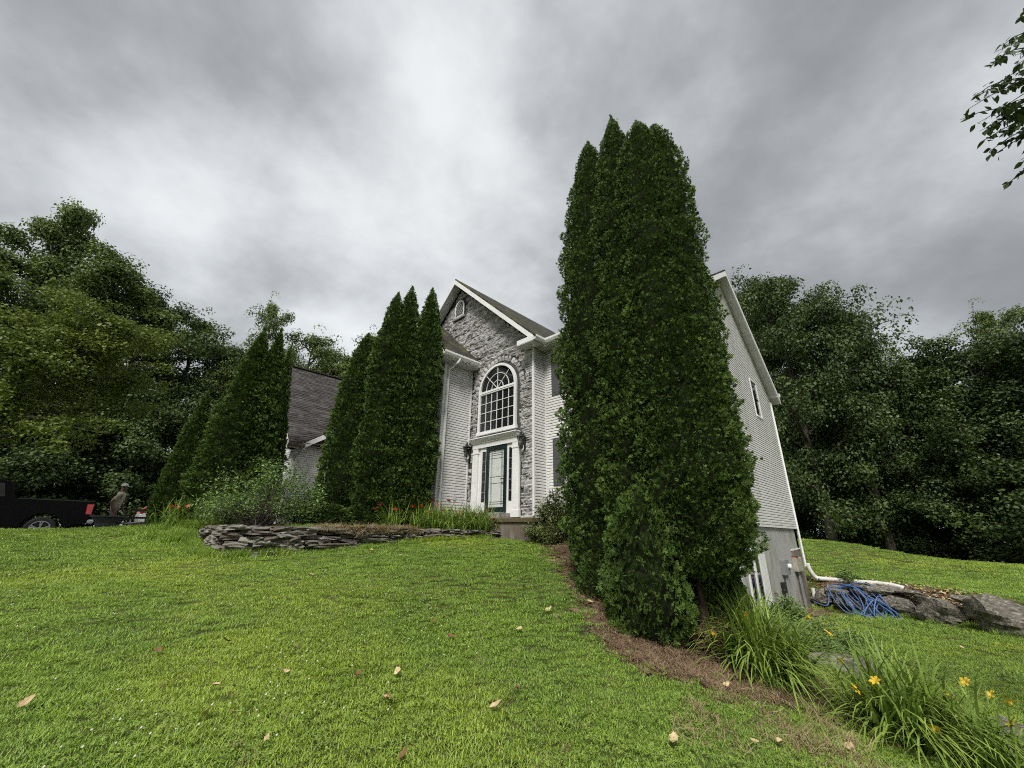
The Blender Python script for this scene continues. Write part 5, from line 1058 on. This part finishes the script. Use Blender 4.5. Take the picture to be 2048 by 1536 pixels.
def instancer(name,meshes,pos,rot,scale,idx,label,kind='stuff'):
    col=bpy.data.collections.new(name+'_tufts')
    for i,me in enumerate(meshes): col.objects.link(bpy.data.objects.new('%s_%02d'%(name,i),me))
    me=bpy.data.meshes.new(name); me.vertices.add(len(pos)); me.vertices.foreach_set('co',np.asarray(pos,np.float32).ravel())
    me.attributes.new('rot','FLOAT_VECTOR','POINT').data.foreach_set('vector',np.asarray(rot,np.float32).ravel()); me.attributes.new('scl','FLOAT','POINT').data.foreach_set('value',np.asarray(scale,np.float32)); me.attributes.new('idx','INT','POINT').data.foreach_set('value',np.asarray(idx,np.int32))
    o=link(name,me); tag(o,label,None,None,kind)
    ng=bpy.data.node_groups.new(name,'GeometryNodeTree'); ng.interface.new_socket('Geometry',in_out='INPUT',socket_type='NodeSocketGeometry'); ng.interface.new_socket('Geometry',in_out='OUTPUT',socket_type='NodeSocketGeometry')
    gi=ng.nodes.new('NodeGroupInput'); go=ng.nodes.new('NodeGroupOutput'); ip=ng.nodes.new('GeometryNodeInstanceOnPoints'); ci=ng.nodes.new('GeometryNodeCollectionInfo'); ci.inputs[0].default_value=col; ci.inputs[1].default_value=True; ci.inputs[2].default_value=True
    def na(n,t): x=ng.nodes.new('GeometryNodeInputNamedAttribute'); x.data_type=t; x.inputs[0].default_value=n; return x.outputs[0]
    ng.links.new(gi.outputs[0],ip.inputs['Points']); ng.links.new(ci.outputs[0],ip.inputs['Instance']); ip.inputs['Pick Instance'].default_value=True
    ng.links.new(na('idx','INT'),ip.inputs['Instance Index']); ng.links.new(na('rot','FLOAT_VECTOR'),ip.inputs['Rotation']); ng.links.new(na('scl','FLOAT'),ip.inputs['Scale']); ng.links.new(ip.outputs[0],go.inputs[0])
    o.modifiers.new('tufts','NODES').node_group=ng; return o
rgn=np.random.default_rng(123)
def in_view(x,y,m=.12):
    # wedge the photograph looks into, with a margin either side
    a=np.arctan2(-x,y); return (a>YAW-R(60)) & (a<YAW+R(60))
def jgrid(step,dmin,dmax,box):
    xs=np.arange(box[0],box[1],step); ys=np.arange(box[2],box[3],step); X,Y=np.meshgrid(xs,ys); X=X+rgn.uniform(-.5,.5,X.shape)*step; Y=Y+rgn.uniform(-.5,.5,Y.shape)*step; X,Y=X.ravel(),Y.ravel()
    d=np.hypot(X,Y); k=(d>=dmin)&(d<dmax)&in_view(X,Y); return X[k],Y[k]
HOUSE=[(-27,5.1),(-17.1,5.1),(-17.1,7.5),(-10.8,7.5),(-10.8,7.9),(-7.0,7.9),(-7.0,9.3),(-3.7,9.3),(-3.7,19.6),(-27,19.6)]
def on_lawn(X,Y):
    s=wall_side(X,Y)
    m_=inpoly(X+rgn.normal(0,.2,X.shape),Y+rgn.normal(0,.2,X.shape),MULCH)|inpoly(X,Y,BED)|inpoly(X,Y,DRIVE)|inpoly(X,Y,HOUSE)|((s>-.45)&(s<.95)&(Y<21)&(X>-3.7))
    return ~m_
Px=[];Py=[];Ps=[]
for st_,a,b,s in ((.105,1.5,5.5,.85),(.14,5.5,9,1.0),(.2,9,15,1.3),(.32,15,24,1.8),(.45,24,40,2.2)):
    X,Y=jgrid(st_,a,b,(-26,14,-9,38)); k=on_lawn(X,Y); Px.append(X[k]);Py.append(Y[k]);Ps.append(np.full(k.sum(),s))
Px=np.concatenate(Px);Py=np.concatenate(Py);Ps=np.concatenate(Ps); n=len(Px); Pz=gz(Px,Py)+.004
eps=.15; nxv=-(gz(Px+eps,Py)-Pz)/eps; 
SH=[blades(i,190,.14,.014,.036,.0050,'blade',1.5,.3) for i in range(5)]
rot=np.stack([rgn.normal(0,.08,n),rgn.normal(0,.08,n),rgn.uniform(0,6.28,n)],1)
hs=1+.2*vnoise(Px/7,np.clip((Py+10)/60,0,1),9,40,5)
instancer('lawn_grass',SH,np.stack([Px,Py,Pz],1),rot,Ps*hs*rgn.uniform(.8,1.2,n),rgn.integers(0,5,n),'short mown green grass covering the lawn')
print('grass tufts',n)
# clover patches in the lawn
X=[];Y=[]
for st_,a,b in ((.16,1.5,6.5),(.3,6.5,14)):
    x,y=jgrid(st_,a,b,(-18,4,-5,12)); X.append(x);Y.append(y)
X=np.concatenate(X);Y=np.concatenate(Y); pn=vnoise(X/11,np.clip((Y+8)/24,0,1),10,22,17)+.5*vnoise(X/5,np.clip((Y+8)/24,0,1),12,50,18)+.35*np.exp(-((X+2.0)**2+(Y-3.6)**2)/3); k=on_lawn(X,Y)&(rgn.uniform(0,1,len(X))<np.clip(.25+1.1*pn,.10,.85)); X,Y=X[k],Y[k]; n=len(X)
CL=[clover(i,34,.14,0) for i in range(3)]+[clover(7,28,.15,1),clover(8,28,.15,2)]
wl_=np.where((X<-3.2)&(Y<4)&(rgn.uniform(0,1,n)<.35),rgn.integers(3,5,n),np.where(rgn.uniform(0,1,n)<.06,3,rgn.integers(0,3,n)))
dd=np.hypot(X,Y); instancer('clover',CL,np.stack([X,Y,gz(X,Y)],1),np.stack([rgn.normal(0,.1,n),rgn.normal(0,.1,n),rgn.uniform(0,6.28,n)],1),1.0+.05*np.clip(dd-5,0,10),wl_,'low clover with white flower heads growing in the lawn')
# longer grass along the wall foot, around rocks and bed edges
TP=[]
for s in np.arange(0,WLEN,.035):
    p,d=wp(min(s,WLEN-.01)); nn=np.array([d[1],-d[0]]); q=p+nn*abs(rgn.normal(0,.13))+nn*.08; TP.append((*q,rgn.uniform(.8,1.5) if s<4.5 else rgn.uniform(.5,1.0)))
for _ in range(420): TP.append((rgn.uniform(-14.6,-12.4),rgn.normal(1.95,.35),rgn.uniform(.8,1.7)))
for _ in range(260): TP.append((rgn.uniform(-11.0,-9.7),rgn.uniform(3.2,5.6),rgn.uniform(.5,.9)))
for x,y,z,a,b,c,rz in BO:
    for _ in range(14): TP.append((x+rgn.normal(0,a*.45),y-b*.55-abs(rgn.normal(0,.12)),rgn.uniform(.6,1.2)))
for s in np.arange(7,WLEN,.02):
    p,d=wp(min(s,WLEN-.01)); nn=np.array([d[1],-d[0]]); TP.append((*(p+nn*(.05+abs(rgn.normal(0,.10)))),rgn.uniform(.6,1.2)))
for cx_,cy_ in ((-1.4,8.1),(.12,7.15),(-1.0,6.9)):
    for _ in range(120): TP.append((cx_+rgn.normal(0,.6),cy_+rgn.normal(0,.5),rgn.uniform(.5,1.1)))
TP=np.array(TP); n=len(TP); zb=np.where(inpoly(TP[:,0],TP[:,1],BED),-.01,gz(TP[:,0],TP[:,1]))
instancer('long_grass',[blades(60+i,45,.08,.08,.19,.006,'blade',.9,.3) for i in range(3)],np.stack([TP[:,0],TP[:,1],zb],1),np.stack([rgn.normal(0,.1,n),rgn.normal(0,.1,n),rgn.uniform(0,6.28,n)],1),TP[:,2],rgn.integers(0,3,n),'longer uncut grass along the wall foot and rocks')
# dry brown needles on the mulch and dry thatch
n0=9000; X=rgn.uniform(-7,-.9,n0); Y=rgn.uniform(4.2,13,n0); k=inpoly(X,Y,MULCH); X,Y=X[k],Y[k]; n=len(X)
instancer('dry_needles',[blades(80+i,60,.11,.012,.03,.004,'needle',3.2) for i in range(3)],np.stack([X,Y,gz(X,Y)+.015],1),np.stack([rgn.normal(0,.15,n),rgn.normal(0,.15,n),rgn.uniform(0,6.28,n)],1),rgn.uniform(.7,1.4,n),rgn.integers(0,3,n),'fallen reddish brown evergreen needles covering the mulch')
TH=[]
for _ in range(330):
    s=rgn.uniform(5.0,7.4); p,d=wp(s); nn=np.array([d[1],-d[0]]); u=rgn.uniform(-.35,.12); TH.append((*(p+nn*u),.02 if u<.05 else .0-.25*(u-.05)/.2))
for _ in range(80):
    x,y=rgn.normal(-1.1,.55),rgn.normal(4.8,.38); TH.append((x,y,G(x,y)))
for _ in range(260):
    x,y=rgn.normal(-.95,.3),rgn.normal(6.3,.35); TH.append((x,y,G(x,y)))
for _ in range(130):
    x,y=rgn.uniform(-6,-1),rgn.uniform(.5,6)
    if on_lawn(np.array([x]),np.array([y]))[0]: TH.append((x,y,G(x,y)+.005))
for _ in range(110):
    t=rgn.uniform(0,1); a,b=np.array((-6.5,7.85)),np.array((-2.6,4.36)); p=a+(b-a)*t+rgn.normal(0,.16,2); TH.append((*p,G(*p)))
TH=np.array(TH); n=len(TH)
instancer('dry_grass',[blades(90+i,40,.10,.035,.09,.0045,'thatch',2.4,1.2) for i in range(3)],TH,np.stack([rgn.normal(0,.3,n),rgn.normal(0,.3,n),rgn.uniform(0,6.28,n)],1),np.where((TH[:,0]<-1.9)&(TH[:,0]>-6.2)&(TH[:,1]<6.2),rgn.uniform(.25,.6,n),rgn.uniform(.7,1.3,n)),rgn.integers(0,3,n),'dry straw coloured grass hanging over the wall and bed edges')
# leaf litter on the bank above the boulders
n0=1500; t=rgn.uniform(0,1,n0); X=[];Y=[]
for tt in t:
    s=tt*4.2; i=1
    while i<6:
        l=np.hypot(*(RW[i+1]-RW[i]))
        if s<l: break
        s-=l; i+=1
    p=RW[i]+(RW[i+1]-RW[i])/l*s; X.append(p[0]+rgn.normal(.35,.25)); Y.append(p[1]+rgn.normal(.45,.25))
X=np.array(X);Y=np.array(Y)
instancer('litter_leaves',[m_ for m_ in LM+LD],np.stack([X,Y,gz(X,Y)+.035],1),np.stack([rgn.normal(0,.4,n0),rgn.normal(0,.4,n0),rgn.uniform(0,6.28,n0)],1),rgn.uniform(.025,.06,n0),rgn.integers(0,7,n0),'dry brown leaf litter on the bank above the boulders')
